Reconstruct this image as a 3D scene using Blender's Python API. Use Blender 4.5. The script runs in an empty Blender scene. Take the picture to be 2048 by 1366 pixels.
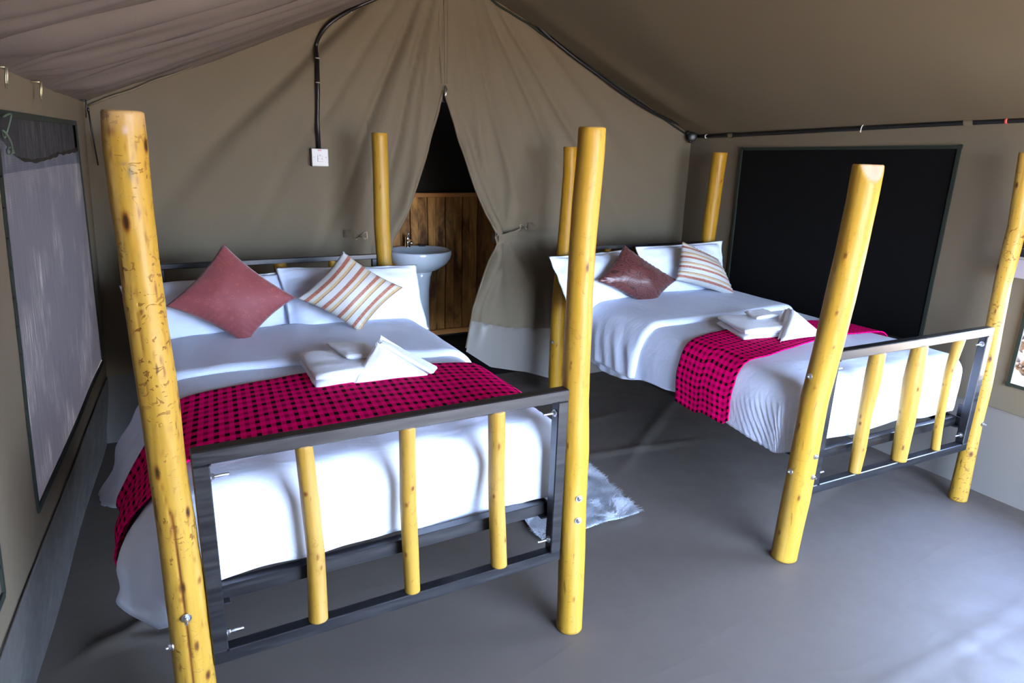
import bpy, bmesh, math, random
from mathutils import Vector, Matrix, noise
random.seed(7)
PI = math.pi
scene = bpy.context.scene
col = scene.collection

# ------------------------------------------------------------------ camera
cam_d = bpy.data.cameras.new('camera')
cam = bpy.data.objects.new('camera', cam_d)
col.objects.link(cam)
cam_d.sensor_width = 36.0
cam_d.lens = 1330.066 / 2048 * 36.0
cam_d.clip_start = 0.02
cam_d.clip_end = 300
cR = Vector((0.88601031, -0.46267531, 0.03028693))
cU = Vector((0.10268511, 0.25949875, 0.9602688))
cF = Vector((0.45215208, 0.84769803, -0.27742844))
cam.matrix_world = Matrix(((cR.x, cU.x, -cF.x, 0), (cR.y, cU.y, -cF.y, 0), (cR.z, cU.z, -cF.z, 1.6708), (0, 0, 0, 1)))
scene.camera = cam

# ------------------------------------------------------------------ sky, sun, exposure
world = bpy.data.worlds.new('sky')
scene.world = world
world.use_nodes = True
wn = world.node_tree
wn.nodes.clear()
w_out = wn.nodes.new('ShaderNodeOutputWorld')
w_bg = wn.nodes.new('ShaderNodeBackground')
w_tc = wn.nodes.new('ShaderNodeTexCoord')
w_sep = wn.nodes.new('ShaderNodeSeparateXYZ')
w_ramp = wn.nodes.new('ShaderNodeValToRGB')
wn.links.new(w_tc.outputs['Generated'], w_sep.inputs[0])
wn.links.new(w_sep.outputs['Z'], w_ramp.inputs[0])
wn.links.new(w_ramp.outputs[0], w_bg.inputs[0])
wn.links.new(w_bg.outputs[0], w_out.inputs[0])
w_ramp.color_ramp.elements[0].position = 0.0
w_ramp.color_ramp.elements[0].color = (0.56, 0.73, 1.0, 1)
w_ramp.color_ramp.elements[1].position = 0.9
w_ramp.color_ramp.elements[1].color = (0.30, 0.46, 0.95, 1)
w_bg.inputs[1].default_value = 10.5

sun_d = bpy.data.lights.new('sun', 'SUN')
sun = bpy.data.objects.new('sun', sun_d)
col.objects.link(sun)
sun_d.energy = 19.0
sun_d.angle = 0.0093
sun_d.color = (1.0, 0.93, 0.82)
sun.rotation_euler = Vector((0.68, -0.16, -0.80)).to_track_quat('-Z', 'Y').to_euler()
sun.location = (-8, 3, 10)

# daylight portal in the open tent entrance (guides sky sampling, gives no light of its own)
por_d = bpy.data.lights.new('entrance_portal', 'AREA')
por = bpy.data.objects.new('entrance_portal', por_d)
col.objects.link(por)
por_d.shape = 'RECTANGLE'
por_d.size = 2.4
por_d.size_y = 2.15
por_d.cycles.is_portal = True
por.location = (1.95, -1.02, 1.05)
por.rotation_euler = (PI / 2, 0, PI)

scene.view_settings.view_transform = 'Standard'
scene.view_settings.look = 'None'
scene.view_settings.gamma = 1.0
scene.view_settings.use_curve_mapping = False
scene.view_settings.exposure = 2.3


# ------------------------------------------------------------------ helpers
def sstep(a, b, x):
    t = max(0.0, min(1.0, (x - a) / (b - a)))
    return t * t * (3 - 2 * t)


def lerp(a, b, t):
    return a + (b - a) * t


def interp(x, xs, ys):
    if x <= xs[0]:
        return ys[0]
    for i in range(1, len(xs)):
        if x <= xs[i]:
            return lerp(ys[i - 1], ys[i], (x - xs[i - 1]) / (xs[i] - xs[i - 1]))
    return ys[-1]


def nz(x, y=0.0, z=0.0):
    return noise.noise(Vector((x, y, z)))


class Geo:
    def __init__(self):
        self.v = []
        self.f = []
        self.uv = []
        self.attr = {}

    def add(self, vs, fs, uvs=None):
        b = len(self.v)
        self.v += [tuple(x) for x in vs]
        self.f += [tuple(i + b for i in f) for f in fs]
        if uvs is None:
            uvs = [(0.0, 0.0)] * len(vs)
        self.uv += uvs
        return self

    def grid(self, fn, nu, nv, u0=0.0, u1=1.0, v0=0.0, v1=1.0, uvfn=None, flip=False, close_u=False):
        vs, uvs, fs = [], [], []
        for j in range(nv + 1):
            for i in range(nu + 1):
                a = lerp(u0, u1, i / nu)
                b = lerp(v0, v1, j / nv)
                vs.append(tuple(fn(a, b)))
                uvs.append(uvfn(a, b) if uvfn else (a, b))
        w = nu + 1
        for j in range(nv):
            for i in range(nu):
                q = (j * w + i, j * w + i + 1, (j + 1) * w + i + 1, (j + 1) * w + i)
                fs.append(q[::-1] if flip else q)
        return self.add(vs, fs, uvs)

    def box(self, c, size, ax=None, bevel=0.0, seg=1):
        """box, centre c, full sizes, optional 3 orthonormal axes"""
        bm = bmesh.new()
        bmesh.ops.create_cube(bm, size=1.0)
        for v in bm.verts:
            v.co = Vector((v.co.x * size[0], v.co.y * size[1], v.co.z * size[2]))
        if bevel > 0:
            bmesh.ops.bevel(bm, geom=bm.edges[:], offset=bevel, segments=seg, affect='EDGES', profile=0.7)
        ax = ax or (Vector((1, 0, 0)), Vector((0, 1, 0)), Vector((0, 0, 1)))
        c = Vector(c)
        bm.verts.index_update()
        vs = [c + ax[0] * v.co.x + ax[1] * v.co.y + ax[2] * v.co.z for v in bm.verts]
        fs = [[v.index for v in f.verts] for f in bm.faces]
        bm.free()
        return self.add(vs, fs)

    def bar(self, a, b, w, h, up=(0, 0, 1), bevel=0.0):
        a, b = Vector(a), Vector(b)
        x = (b - a).normalized()
        z = Vector(up)
        y = z.cross(x).normalized()
        z = x.cross(y)
        return self.box((a + b) / 2, ((b - a).length, w, h), (x, y, z), bevel)

    def tube(self, pts, r, n=10, cap=True, close=False):
        pts = [Vector(p) for p in pts]
        rs = r if isinstance(r, (list, tuple)) else [r] * len(pts)
        m = len(pts)
        vs, fs, uvs = [], [], []
        prev = None
        ln = 0
        for i, p in enumerate(pts):
            if close:
                t = (pts[(i + 1) % m] - pts[i - 1]).normalized()
            else:
                t = (pts[min(i + 1, m - 1)] - pts[max(i - 1, 0)]).normalized()
            if prev is None:
                s = t.orthogonal().normalized()
            else:
                s = (prev - t * prev.dot(t)).normalized()
            prev = s
            b = t.cross(s)
            if i:
                ln += (pts[i] - pts[i - 1]).length
            for k in range(n):
                a = 2 * PI * k / n
                vs.append(p + (s * math.cos(a) + b * math.sin(a)) * rs[i])
                uvs.append((k / n, ln))
        rows = m if close else m - 1
        for i in range(rows):
            for k in range(n):
                i2 = (i + 1) % m
                fs.append((i * n + k, i * n + (k + 1) % n, i2 * n + (k + 1) % n, i2 * n + k))
        if cap and not close:
            fs.append(tuple(range(n - 1, -1, -1)))
            fs.append(tuple((m - 1) * n + k for k in range(n)))
        return self.add(vs, fs, uvs)

    def lathe(self, c, prof, n=24, ax=None, sx=1.0, sy=1.0):
        """profile [(r,h)] about axis; ax = (x,y,z) axes"""
        ax = ax or (Vector((1, 0, 0)), Vector((0, 1, 0)), Vector((0, 0, 1)))
        c = Vector(c)
        vs, fs = [], []
        for r, h in prof:
            for k in range(n):
                a = 2 * PI * k / n
                vs.append(c + ax[0] * (r * math.cos(a) * sx) + ax[1] * (r * math.sin(a) * sy) + ax[2] * h)
        m = len(prof)
        for i in range(m - 1):
            for k in range(n):
                fs.append((i * n + k, i * n + (k + 1) % n, (i + 1) * n + (k + 1) % n, (i + 1) * n + k))
        if prof[0][0] > 1e-5:
            fs.append(tuple(range(n - 1, -1, -1)))
        if prof[-1][0] > 1e-5:
            fs.append(tuple((m - 1) * n + k for k in range(n)))
        return self.add(vs, fs)


def axes_from(z, x=None):
    z = Vector(z).normalized()
    x = Vector(x) if x is not None else z.orthogonal()
    x = (x - z * x.dot(z)).normalized()
    return (x, z.cross(x), z)


def tag(o, label=None, cat=None, group=None, kind=None):
    if label:
        o['label'] = label
    if cat:
        o['category'] = cat
    if group:
        o['group'] = group
    if kind:
        o['kind'] = kind
    return o


def empty(name, loc):
    o = bpy.data.objects.new(name, None)
    o.empty_display_size = 0.1
    o.location = loc
    col.objects.link(o)
    return o


ORIG = {}


def build(name, g, m, parent=None, origin=None, smooth=True, sub=0, sharp=None):
    """link a Geo (world coordinates) as one mesh object"""
    if parent is not None:
        off = ORIG[parent.name]
    else:
        if origin is None:
            xs = [v[0] for v in g.v]
            ys = [v[1] for v in g.v]
            zs = [v[2] for v in g.v]
            origin = ((min(xs) + max(xs)) / 2, (min(ys) + max(ys)) / 2, min(zs))
        off = Vector(origin)
    me = bpy.data.meshes.new(name)
    me.from_pydata([(v[0] - off[0], v[1] - off[1], v[2] - off[2]) for v in g.v], [], g.f)
    uvl = me.uv_layers.new(name='UVMap')
    buf = [0.0] * (2 * len(me.loops))
    li = [0] * len(me.loops)
    me.loops.foreach_get('vertex_index', li)
    for i, vi in enumerate(li):
        buf[2 * i], buf[2 * i + 1] = g.uv[vi]
    uvl.data.foreach_set('uv', buf)
    for an, vals in g.attr.items():
        at = me.attributes.new(an, 'FLOAT', 'POINT')
        at.data.foreach_set('value', vals)
    if smooth:
        me.polygons.foreach_set('use_smooth', [True] * len(me.polygons))
        if sharp is not None:
            me.set_sharp_from_angle(angle=sharp)
    me.materials.append(m)
    me.update()
    o = bpy.data.objects.new(name, me)
    col.objects.link(o)
    if parent is not None:
        o.parent = parent
    else:
        o.location = off
    ORIG[o.name] = off
    if sub:
        s = o.modifiers.new('subsurf', 'SUBSURF')
        s.levels = sub
        s.render_levels = sub
    return o


def root(name, loc, label, cat, group=None):
    o = empty(name, loc)
    ORIG[o.name] = Vector(loc)
    tag(o, label, cat, group)
    return o


# ------------------------------------------------------------------ materials
class NM:
    def __init__(self, name, rough=0.8, base=(0.5, 0.5, 0.5), metal=0.0, spec=0.5, sheen=0.0):
        self.m = bpy.data.materials.new(name)
        self.m.use_nodes = True
        self.nt = self.m.node_tree
        self.b = self.nt.nodes['Principled BSDF']
        self.b.inputs['Base Color'].default_value = (*base, 1)
        self.b.inputs['Roughness'].default_value = rough
        self.b.inputs['Metallic'].default_value = metal
        self.b.inputs['Specular IOR Level'].default_value = spec
        if sheen:
            self.b.inputs['Sheen Weight'].default_value = sheen

    def n(self, t, **kw):
        nd = self.nt.nodes.new(t)
        for k, v in kw.items():
            setattr(nd, k, v)
        return nd

    def l(self, a, b):
        self.nt.links.new(a, b)

    def coord(self, kind='Object', scale=(1, 1, 1), rot=(0, 0, 0)):
        tc = self.n('ShaderNodeTexCoord')
        mp = self.n('ShaderNodeMapping')
        mp.inputs['Scale'].default_value = scale
        mp.inputs['Rotation'].default_value = rot
        self.l(tc.outputs[kind], mp.inputs[0])
        return mp.outputs[0]

    def noise(self, vec, scale=5.0, detail=3.0, rough=0.5, dist=0.0):
        t = self.n('ShaderNodeTexNoise')
        t.inputs['Scale'].default_value = scale
        t.inputs['Detail'].default_value = detail
        t.inputs['Roughness'].default_value = rough
        t.inputs['Distortion'].default_value = dist
        self.l(vec, t.inputs['Vector'])
        return t.outputs['Fac']

    def ramp(self, fac, stops, interp='LINEAR'):
        r = self.n('ShaderNodeValToRGB')
        cr = r.color_ramp
        cr.interpolation = interp
        while len(cr.elements) > 1:
            cr.elements.remove(cr.elements[-1])
        first = True
        for p, c in stops:
            if not isinstance(c, (tuple, list)):
                c = (c, c, c)
            if first:
                e = cr.elements[0]
                e.position = p
                first = False
            else:
                e = cr.elements.new(p)
            e.color = (*c, 1)
        self.l(fac, r.inputs[0])
        return r.outputs[0]

    def math(self, op, a, b=None, c=None):
        nd = self.n('ShaderNodeMath', operation=op)
        for i, x in enumerate((a, b, c)):
            if x is None:
                continue
            if isinstance(x, (int, float)):
                nd.inputs[i].default_value = x
            else:
                self.l(x, nd.inputs[i])
        return nd.outputs[0]

    def mix(self, fac, a, b, mode='MIX'):
        nd = self.n('ShaderNodeMix', data_type='RGBA', blend_type=mode)
        for idx, x in ((0, fac), (6, a), (7, b)):
            if isinstance(x, (int, float)):
                nd.inputs[idx].default_value = x
            elif isinstance(x, (tuple, list)):
                nd.inputs[idx].default_value = (*x, 1)
            else:
                self.l(x, nd.inputs[idx])
        return nd.outputs[2]

    def attr(self, name):
        a = self.n('ShaderNodeAttribute', attribute_name=name)
        return a.outputs['Fac']

    def color(self, c):
        self.l(c, self.b.inputs['Base Color'])

    def rough(self, c):
        self.l(c, self.b.inputs['Roughness'])

    def bump(self, h, strength=0.3, dist=0.01, prev=None):
        bp = self.n('ShaderNodeBump')
        bp.inputs['Strength'].default_value = strength
        bp.inputs['Distance'].default_value = dist
        self.l(h, bp.inputs['Height'])
        if prev is not None:
            self.l(prev, bp.inputs['Normal'])
        self.l(bp.outputs[0], self.b.inputs['Normal'])
        return bp.outputs[0]


def plain(name, base, rough=0.6, metal=0.0, spec=0.5):
    return NM(name, rough, base, metal, spec).m


def mk_canvas(name, c1, c2, rough=0.85):
    a = NM(name, rough, spec=0.25)
    v = a.coord('Object')
    f = a.noise(v, 1.3, 4, 0.6)
    f2 = a.noise(a.coord('Object', (60, 60, 9)), 4.0, 2)
    c = a.mix(f, c1, c2)
    c = a.mix(a.math('MULTIPLY', f2, 0.25), c, tuple(x * 0.72 for x in c1))
    a.color(c)
    w = a.noise(a.coord('Object', (1, 1, 1)), 420, 2)
    b = a.bump(w, 0.12, 0.001)
    a.bump(a.noise(v, 5.0, 5, 0.55), 0.20, 0.02, b)
    return a.m


M = {}
M['canvas'] = mk_canvas('tent_canvas', (0.158, 0.125, 0.081), (0.138, 0.112, 0.076))
M['roof'] = mk_canvas('roof_canvas', (0.145, 0.115, 0.094), (0.126, 0.101, 0.085))  # purple-brown glow of light on the left slope put into the colour
M['roof_right'] = mk_canvas('roof_canvas_right_shade', (0.146, 0.115, 0.070), (0.128, 0.103, 0.064))  # same canvas; the right slope's duller light put into the colour
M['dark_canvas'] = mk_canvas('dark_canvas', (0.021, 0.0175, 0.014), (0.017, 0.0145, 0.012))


def mk_pvc(name, c, rough):
    a = NM(name, rough, c, spec=0.3)
    v = a.coord('Object')
    f = a.noise(v, 2.2, 5, 0.6)
    a.color(a.mix(f, c, tuple(x * 0.80 for x in c)))
    f3 = a.noise(v, 7, 4, 0.65)
    a.rough(a.ramp(f3, [(0.3, rough - 0.08), (0.75, rough + 0.14)]))
    # long soft creases
    w = a.noise(a.coord('Object', (1.0, 2.6, 1.0), (0, 0, 0.5)), 1.6, 2, 0.4, 0.6)
    r = a.math('ABSOLUTE', a.math('SUBTRACT', w, 0.5))
    r = a.ramp(r, [(0.0, 1.0), (0.05, 0.0)])
    b = a.bump(r, 0.035, 0.012)
    b = a.bump(a.noise(v, 6, 3, 0.5), 0.07, 0.01, b)
    a.bump(a.noise(v, 500, 1), 0.05, 0.001, b)
    return a.m


M['floor'] = mk_pvc('floor_tarpaulin', (0.125, 0.103, 0.084), 0.50)
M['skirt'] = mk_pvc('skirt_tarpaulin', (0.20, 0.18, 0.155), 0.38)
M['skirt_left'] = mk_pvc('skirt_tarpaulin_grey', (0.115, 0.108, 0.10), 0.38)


def mk_screen():
    a = NM('window_mesh', 0.9)
    v = a.coord('Object', (1, 70, 1.6))
    f = a.noise(v, 3.0, 4, 0.7)
    f2 = a.noise(a.coord('Object', (1, 3, 3)), 1.0, 3)
    c = a.ramp(f, [(0.30, (0.16, 0.155, 0.16)), (0.55, (0.27, 0.26, 0.25)), (0.66, (1.0, 0.95, 0.78))])  # warm bright streaks colour in daylight catching the mesh fibres
    dark = a.ramp(f, [(0.30, (0.15, 0.145, 0.15)), (0.6, (0.23, 0.22, 0.22)), (0.72, (0.33, 0.32, 0.30))])
    c = a.mix(a.ramp(f2, [(0.48, 0.0), (0.62, 1.0)]), dark, c)
    h = a.n('ShaderNodeTexWave', wave_type='BANDS', bands_direction='Z')
    h.inputs['Scale'].default_value = 42
    a.l(a.coord('Object'), h.inputs['Vector'])
    c = a.mix(a.math('MULTIPLY', h.outputs['Fac'], 0.14), c, (0.08, 0.08, 0.09))
    tr = a.n('ShaderNodeBsdfTranslucent')
    df = a.n('ShaderNodeBsdfDiffuse')
    mx = a.n('ShaderNodeMixShader')
    mx.inputs[0].default_value = 0.55
    a.l(a.mix(1.0, c, (0.029, 0.0275, 0.031), 'MULTIPLY'), tr.inputs[0])
    a.l(a.mix(0.5, a.mix(1.0, c, (0.6, 0.6, 0.6), 'MULTIPLY'), (0.03, 0.03, 0.035)), df.inputs[0])
    a.l(tr.outputs[0], mx.inputs[1])
    a.l(df.outputs[0], mx.inputs[2])
    a.l(mx.outputs[0], a.nt.nodes['Material Output'].inputs[0])
    return a.m


M['screen'] = mk_screen()


def mk_black_screen():
    a = NM('black_mesh', 0.9, (0.0042, 0.004, 0.004), spec=0.1)
    w = a.noise(a.coord('Object', (1, 1, 1)), 300, 1)
    a.bump(w, 0.1, 0.001)
    return a.m


M['black_screen'] = mk_black_screen()
M['webbing'] = plain('dark_green_webbing', (0.008, 0.014, 0.007), 0.85)


def mk_wood(name, c_light, c_dark, marks):
    a = NM(name, 0.4, spec=0.28)
    f = a.noise(a.coord('Object', (26, 26, 1.6)), 1.6, 5, 0.6, 0.6)
    f2 = a.noise(a.coord('Object', (7, 7, 2.2)), 1.2, 3, 0.5)
    pale = a.ramp(a.noise(a.coord('Object', (16, 16, 1.2)), 1.4, 3, 0.5), [(0.52, 0.0), (0.7, 0.55)])
    c = a.mix(pale, a.mix(f2, c_light, c_dark), tuple(min(1, x * m) for x, m in zip(c_light, (1.12, 1.22, 2.6))))
    c = a.mix(a.math('MULTIPLY', a.ramp(f, [(0.45, 0.0), (0.72, 1.0)]), 0.55), c, tuple(x * 0.62 for x in c_dark))
    # fine gouges across the grain and short flecks along it
    g = a.noise(a.coord('Object', (34, 34, 46)), 1.0, 2.5, 0.6, 1.4)
    g = a.ramp(g, [(0.60, 0.0), (0.645, 1.0)])
    patch = a.ramp(a.noise(a.coord('Object', (6, 6, 3.5)), 1.0, 2), [(0.42, 0.15), (0.6, 1.0)])
    g = a.math('MULTIPLY', a.math('MULTIPLY', g, patch), marks)
    c = a.mix(g, c, (0.13, 0.042, 0.005))
    k = a.noise(a.coord('Object', (60, 60, 9)), 1.0, 2, 0.5, 0.5)
    k = a.math('MULTIPLY', a.ramp(k, [(0.69, 0.0), (0.74, 1.0)]), 0.4 + 0.5 * marks)
    c = a.mix(k, c, (0.07, 0.025, 0.006))
    mk = a.attr('mark')
    c = a.mix(a.ramp(mk, [(0.0, 0.0), (0.5, 0.85), (1.0, 0.97)]), c, a.mix(a.ramp(mk, [(0.5, 0.0), (0.9, 1.0)]), (0.15, 0.045, 0.006), (0.022, 0.007, 0.003)))
    c = a.mix(a.attr('chip'), c, (0.46, 0.31, 0.215))
    c = a.mix(a.math('MULTIPLY', a.attr('grey'), 0.75), c, (0.07, 0.067, 0.055))
    a.color(c)
    a.rough(a.ramp(f, [(0.3, 0.38), (0.8, 0.55)]))
    b = a.bump(f, 0.12, 0.004)
    a.bump(a.math('MULTIPLY', g, -1.0), 0.5, 0.003, b)
    return a.m


M['wood_a'] = mk_wood('varnished_pole_marked', (0.4230, 0.2520, 0.0378), (0.3600, 0.1890, 0.0144), 0.85)
M['wood_b'] = mk_wood('varnished_pole_smooth', (0.4230, 0.2475, 0.0306), (0.3690, 0.1890, 0.0126), 0.25)
M['wood_c'] = mk_wood('varnished_pole_amber', (0.4050, 0.2160, 0.0144), (0.3420, 0.1620, 0.0081), 0.25)
M['wood_d'] = mk_wood('varnished_spindle', (0.3760, 0.2280, 0.0384), (0.3280, 0.1720, 0.0160), 0.3)


def mk_plank():
    a = NM('rough_plank', 0.7, spec=0.25)
    oi = a.n('ShaderNodeObjectInfo')
    tc = a.n('ShaderNodeTexCoord')
    ad = a.n('ShaderNodeVectorMath', operation='ADD')
    sc = a.n('ShaderNodeVectorMath', operation='SCALE')
    cmb = a.n('ShaderNodeCombineXYZ')
    for i in range(3):
        a.l(oi.outputs['Random'], cmb.inputs[i])
    a.l(cmb.outputs[0], sc.inputs[0])
    sc.inputs['Scale'].default_value = 40
    a.l(tc.outputs['Object'], ad.inputs[0])
    a.l(sc.outputs[0], ad.inputs[1])
    mp = a.n('ShaderNodeMapping')
    mp.inputs['Scale'].default_value = (22, 22, 2.0)
    a.l(ad.outputs[0], mp.inputs[0])
    f = a.noise(mp.outputs[0], 1.0, 5, 0.6, 0.9)
    mp2 = a.n('ShaderNodeMapping')
    mp2.inputs['Scale'].default_value = (6, 6, 2.6)
    a.l(ad.outputs[0], mp2.inputs[0])
    f2 = a.noise(mp2.outputs[0], 1.0, 4, 0.6, 0.6)
    c = a.mix(oi.outputs['Random'], (0.62, 0.31, 0.085), (0.20, 0.085, 0.026))
    c = a.mix(a.ramp(f2, [(0.42, 0.0), (0.66, 1.0)]), c, (0.10, 0.042, 0.016))
    c = a.mix(a.ramp(f, [(0.5, 0.0), (0.75, 0.7)]), c, (0.08, 0.034, 0.014))
    a.color(c)
    a.bump(f, 0.3, 0.004)
    return a.m


M['plank'] = mk_plank()
M['plank_trim'] = plain('orange_trim_wood', (0.52, 0.21, 0.05), 0.55)


def mk_linen():
    a = NM('white_linen', 0.8, (0.77, 0.835, 0.98), spec=0.2)
    b = a.bump(a.noise(a.coord('Object'), 900, 1), 0.06, 0.0006)
    b = a.bump(a.noise(a.coord('Object', (5, 9, 5)), 2.2, 4, 0.55, 0.6), 0.22, 0.02, b)
    return a.m


M['linen'] = mk_linen()


def mk_towel():
    a = NM('white_terry', 0.95, (0.88, 0.90, 0.95), spec=0.1, sheen=0.35)
    b = a.bump(a.noise(a.coord('Object'), 330, 2, 0.7), 0.55, 0.004)
    a.bump(a.noise(a.coord('Object'), 55, 3, 0.6), 0.3, 0.008, b)
    return a.m


M['towel'] = mk_towel()


def mk_shuka():
    a = NM('checked_blanket', 0.9, spec=0.06)
    uv = a.n('ShaderNodeUVMap').outputs[0]
    sp = a.n('ShaderNodeSeparateXYZ')
    # slight weave irregularity
    a.l(uv, sp.inputs[0])

    def stripes(x, per):
        t = a.math('FRACT', a.math('DIVIDE', x, per))
        s1 = a.ramp(t, [(0.0, 0.0), (0.04, 1.0), (0.46, 1.0), (0.53, 0.0)])
        t2 = a.math('FRACT', a.math('DIVIDE', x, per * 2))
        wk = a.ramp(t2, [(0.0, 1.0), (0.5, 0.62)], 'CONSTANT')
        return a.math('MULTIPLY', s1, wk)
    sa = stripes(sp.outputs[0], 0.031)
    sb = stripes(sp.outputs[1], 0.031)
    both = a.math('MULTIPLY', sa, sb)
    one = a.math('MAXIMUM', sa, sb)
    c = a.mix(a.math('MULTIPLY', one, 0.6), (0.88, 0.0, 0.17), (0.48, 0.0, 0.03))
    c = a.mix(a.ramp(both, [(0.2, 0.0), (0.5, 1.0)]), c, (0.012, 0.003, 0.006))
    a.color(c)
    b = a.bump(a.noise(a.coord('UV', (1, 1, 1)), 600, 1), 0.2, 0.001)
    a.bump(one, 0.15, 0.002, b)
    return a.m


M['shuka'] = mk_shuka()


def mk_red1():
    a = NM('dusty_red_damask', 0.62, spec=0.4, sheen=0.3)
    uv = a.n('ShaderNodeUVMap').outputs[0]
    vo = a.n('ShaderNodeTexVoronoi', feature='F1')
    vo.inputs['Scale'].default_value = 11
    vo.inputs['Randomness'].default_value = 0.55
    a.l(uv, vo.inputs['Vector'])
    d = vo.outputs['Distance']
    ring = a.ramp(d, [(0.0, 0.9), (0.10, 0.1), (0.22, 0.0), (0.27, 1.0), (0.33, 1.0), (0.40, 0.0)])
    brk = a.ramp(a.noise(uv, 46, 2), [(0.42, 0.2), (0.58, 1.0)])
    ring = a.math('MULTIPLY', ring, brk)
    c = a.mix(ring, (0.235, 0.048, 0.048), (0.33, 0.075, 0.058))
    f = a.noise(uv, 3, 4)
    c = a.mix(a.math('MULTIPLY', f, 0.3), c, (0.19, 0.038, 0.055))
    a.color(c)
    a.bump(a.noise(uv, 260, 2), 0.15, 0.001)
    return a.m


def mk_red2():
    a = NM('rust_red_satin', 0.36, spec=0.55, sheen=0.2)
    uv = a.n('ShaderNodeUVMap').outputs[0]
    vo = a.n('ShaderNodeTexVoronoi', feature='F1')
    vo.inputs['Scale'].default_value = 4.5
    a.l(uv, vo.inputs['Vector'])
    d = a.math('ADD', vo.outputs['Distance'], a.math('MULTIPLY', a.noise(uv, 7, 2), 0.4))
    s = a.math('ABSOLUTE', a.math('SUBTRACT', a.math('FRACT', a.math('MULTIPLY', d, 5.0)), 0.5))
    s = a.ramp(s, [(0.0, 1.0), (0.10, 0.8), (0.18, 0.0)])
    c = a.mix(a.math('MULTIPLY', s, 0.95), (0.11, 0.027, 0.023), (0.018, 0.006, 0.006))
    a.color(c)
    a.bump(s, 0.2, 0.001)
    return a.m


def mk_stripe(name, axis, reps):
    a = NM(name, 0.5, spec=0.45, sheen=0.2)
    uv = a.n('ShaderNodeUVMap').outputs[0]
    sp = a.n('ShaderNodeSeparateXYZ')
    a.l(uv, sp.inputs[0])
    x = a.math('ADD', sp.outputs[axis], a.math('MULTIPLY', a.math('SUBTRACT', a.noise(uv, 4, 2), 0.5), 0.012))
    t = a.math('FRACT', a.math('ADD', a.math('MULTIPLY', x, reps), 0.86))
    rust = (0.29, 0.072, 0.038)
    thin = (0.21, 0.045, 0.03)
    silver = (0.46, 0.47, 0.46)
    gold = (0.44, 0.31, 0.13)
    cream = (0.50, 0.45, 0.34)
    c = a.ramp(t, [(0.0, silver), (0.20, rust), (0.42, cream), (0.50, silver), (0.62, gold), (0.78, thin), (0.83, silver)], 'CONSTANT')
    f = a.noise(a.coord('UV', (9, 60, 1) if axis == 0 else (60, 9, 1)), 2.0, 3, 0.6)
    c = a.mix(a.ramp(f, [(0.45, 0.0), (0.7, 0.35)]), c, (0.52, 0.49, 0.42))
    a.color(c)
    a.bump(a.noise(uv, 240, 2), 0.12, 0.001)
    return a.m


M['red1'] = mk_red1()
M['red2'] = mk_red2()
M['stripe'] = mk_stripe('striped_satin', 0, 4.0)
M['stripe2'] = mk_stripe('striped_cotton', 1, 4.0)


def mk_steel():
    a = NM('black_steel', 0.34, (0.008, 0.008, 0.009), metal=0.0, spec=0.6)
    f = a.noise(a.coord('Object', (3, 30, 30)), 2.0, 4, 0.6)
    a.color(a.mix(a.ramp(f, [(0.45, 0.0), (0.8, 1.0)]), (0.006, 0.006, 0.007), (0.020, 0.019, 0.020)))
    a.rough(a.ramp(f, [(0.3, 0.28), (0.8, 0.5)]))
    a.bump(f, 0.08, 0.002)
    return a.m


M['steel'] = mk_steel()
M['zinc'] = plain('zinc_bolt', (0.62, 0.63, 0.64), 0.3, 1.0)
M['chrome'] = plain('chrome', (0.8, 0.8, 0.82), 0.12, 1.0)
M['brass'] = plain('dull_brass_wire', (0.45, 0.40, 0.26), 0.4, 0.9)
M['ceramic'] = plain('white_ceramic', (0.50, 0.57, 0.63), 0.10, 0.0, 0.6)
M['plastic'] = plain('white_plastic', (0.43, 0.395, 0.36), 0.35)
M['pipe'] = plain('black_conduit', (0.008, 0.008, 0.0085), 0.38)
M['red_plastic'] = plain('red_plastic', (0.35, 0.01, 0.012), 0.3)
M['grey_plastic'] = plain('grey_plastic', (0.32, 0.30, 0.28), 0.45)
M['shade_plastic'] = plain('shaded_plastic', (0.36, 0.335, 0.305), 0.4)
M['black_plastic'] = plain('black_plastic', (0.015, 0.015, 0.017), 0.4)
M['lavender'] = plain('pale_enamel', (0.36, 0.325, 0.36), 0.45)
M['red_tape'] = plain('red_tape', (0.55, 0.06, 0.05), 0.5)
M['green_cord'] = plain('green_cord', (0.08, 0.11, 0.075), 0.8)
M['white_wire'] = plain('white_wire', (0.7, 0.7, 0.72), 0.4)


def mk_fur():
    a = NM('white_fur', 0.9, (0.80, 0.80, 0.80), spec=0.15)
    a.color(a.mix(a.noise(a.coord('Object'), 14, 3), (0.82, 0.86, 0.90), (0.74, 0.79, 0.85)))
    return a.m


M['fur'] = mk_fur()


def mk_ground():
    a = NM('dry_sand', 0.95, spec=0.1)
    f = a.noise(a.coord('Object'), 2.2, 6, 0.65)
    a.color(a.mix(f, (0.52, 0.38, 0.22), (0.40, 0.27, 0.15)))
    a.bump(f, 0.4, 0.05)
    return a.m


M['ground'] = mk_ground()
M['dry_twig'] = plain('dry_twig', (0.016, 0.0075, 0.003), 0.9)

# ------------------------------------------------------------------ setting: shell of the tent
ULE, ZLE = -0.27, 1.83          # left eave at the back wall
VB = 4.10                       # back wall
RU, RZ = 1.69, 2.70             # ridge


def eave_left(v):
    return Vector((ULE - 0.054 * (4.05 - v), v, ZLE + 0.013 * (4.05 - v)))


def eave_right(v):
    return Vector((3.69, v, 1.815 + 0.027 * (4.05 - v)))


def wall_left_u(v, z):
    u = ULE - 0.054 * (4.05 - v) - 0.055 * (1.85 - z)
    return u + 0.012 * nz(v * 1.4, z * 1.1, 3.1) - 0.03 * (1 - sstep(0.0, 0.35, z))


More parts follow.
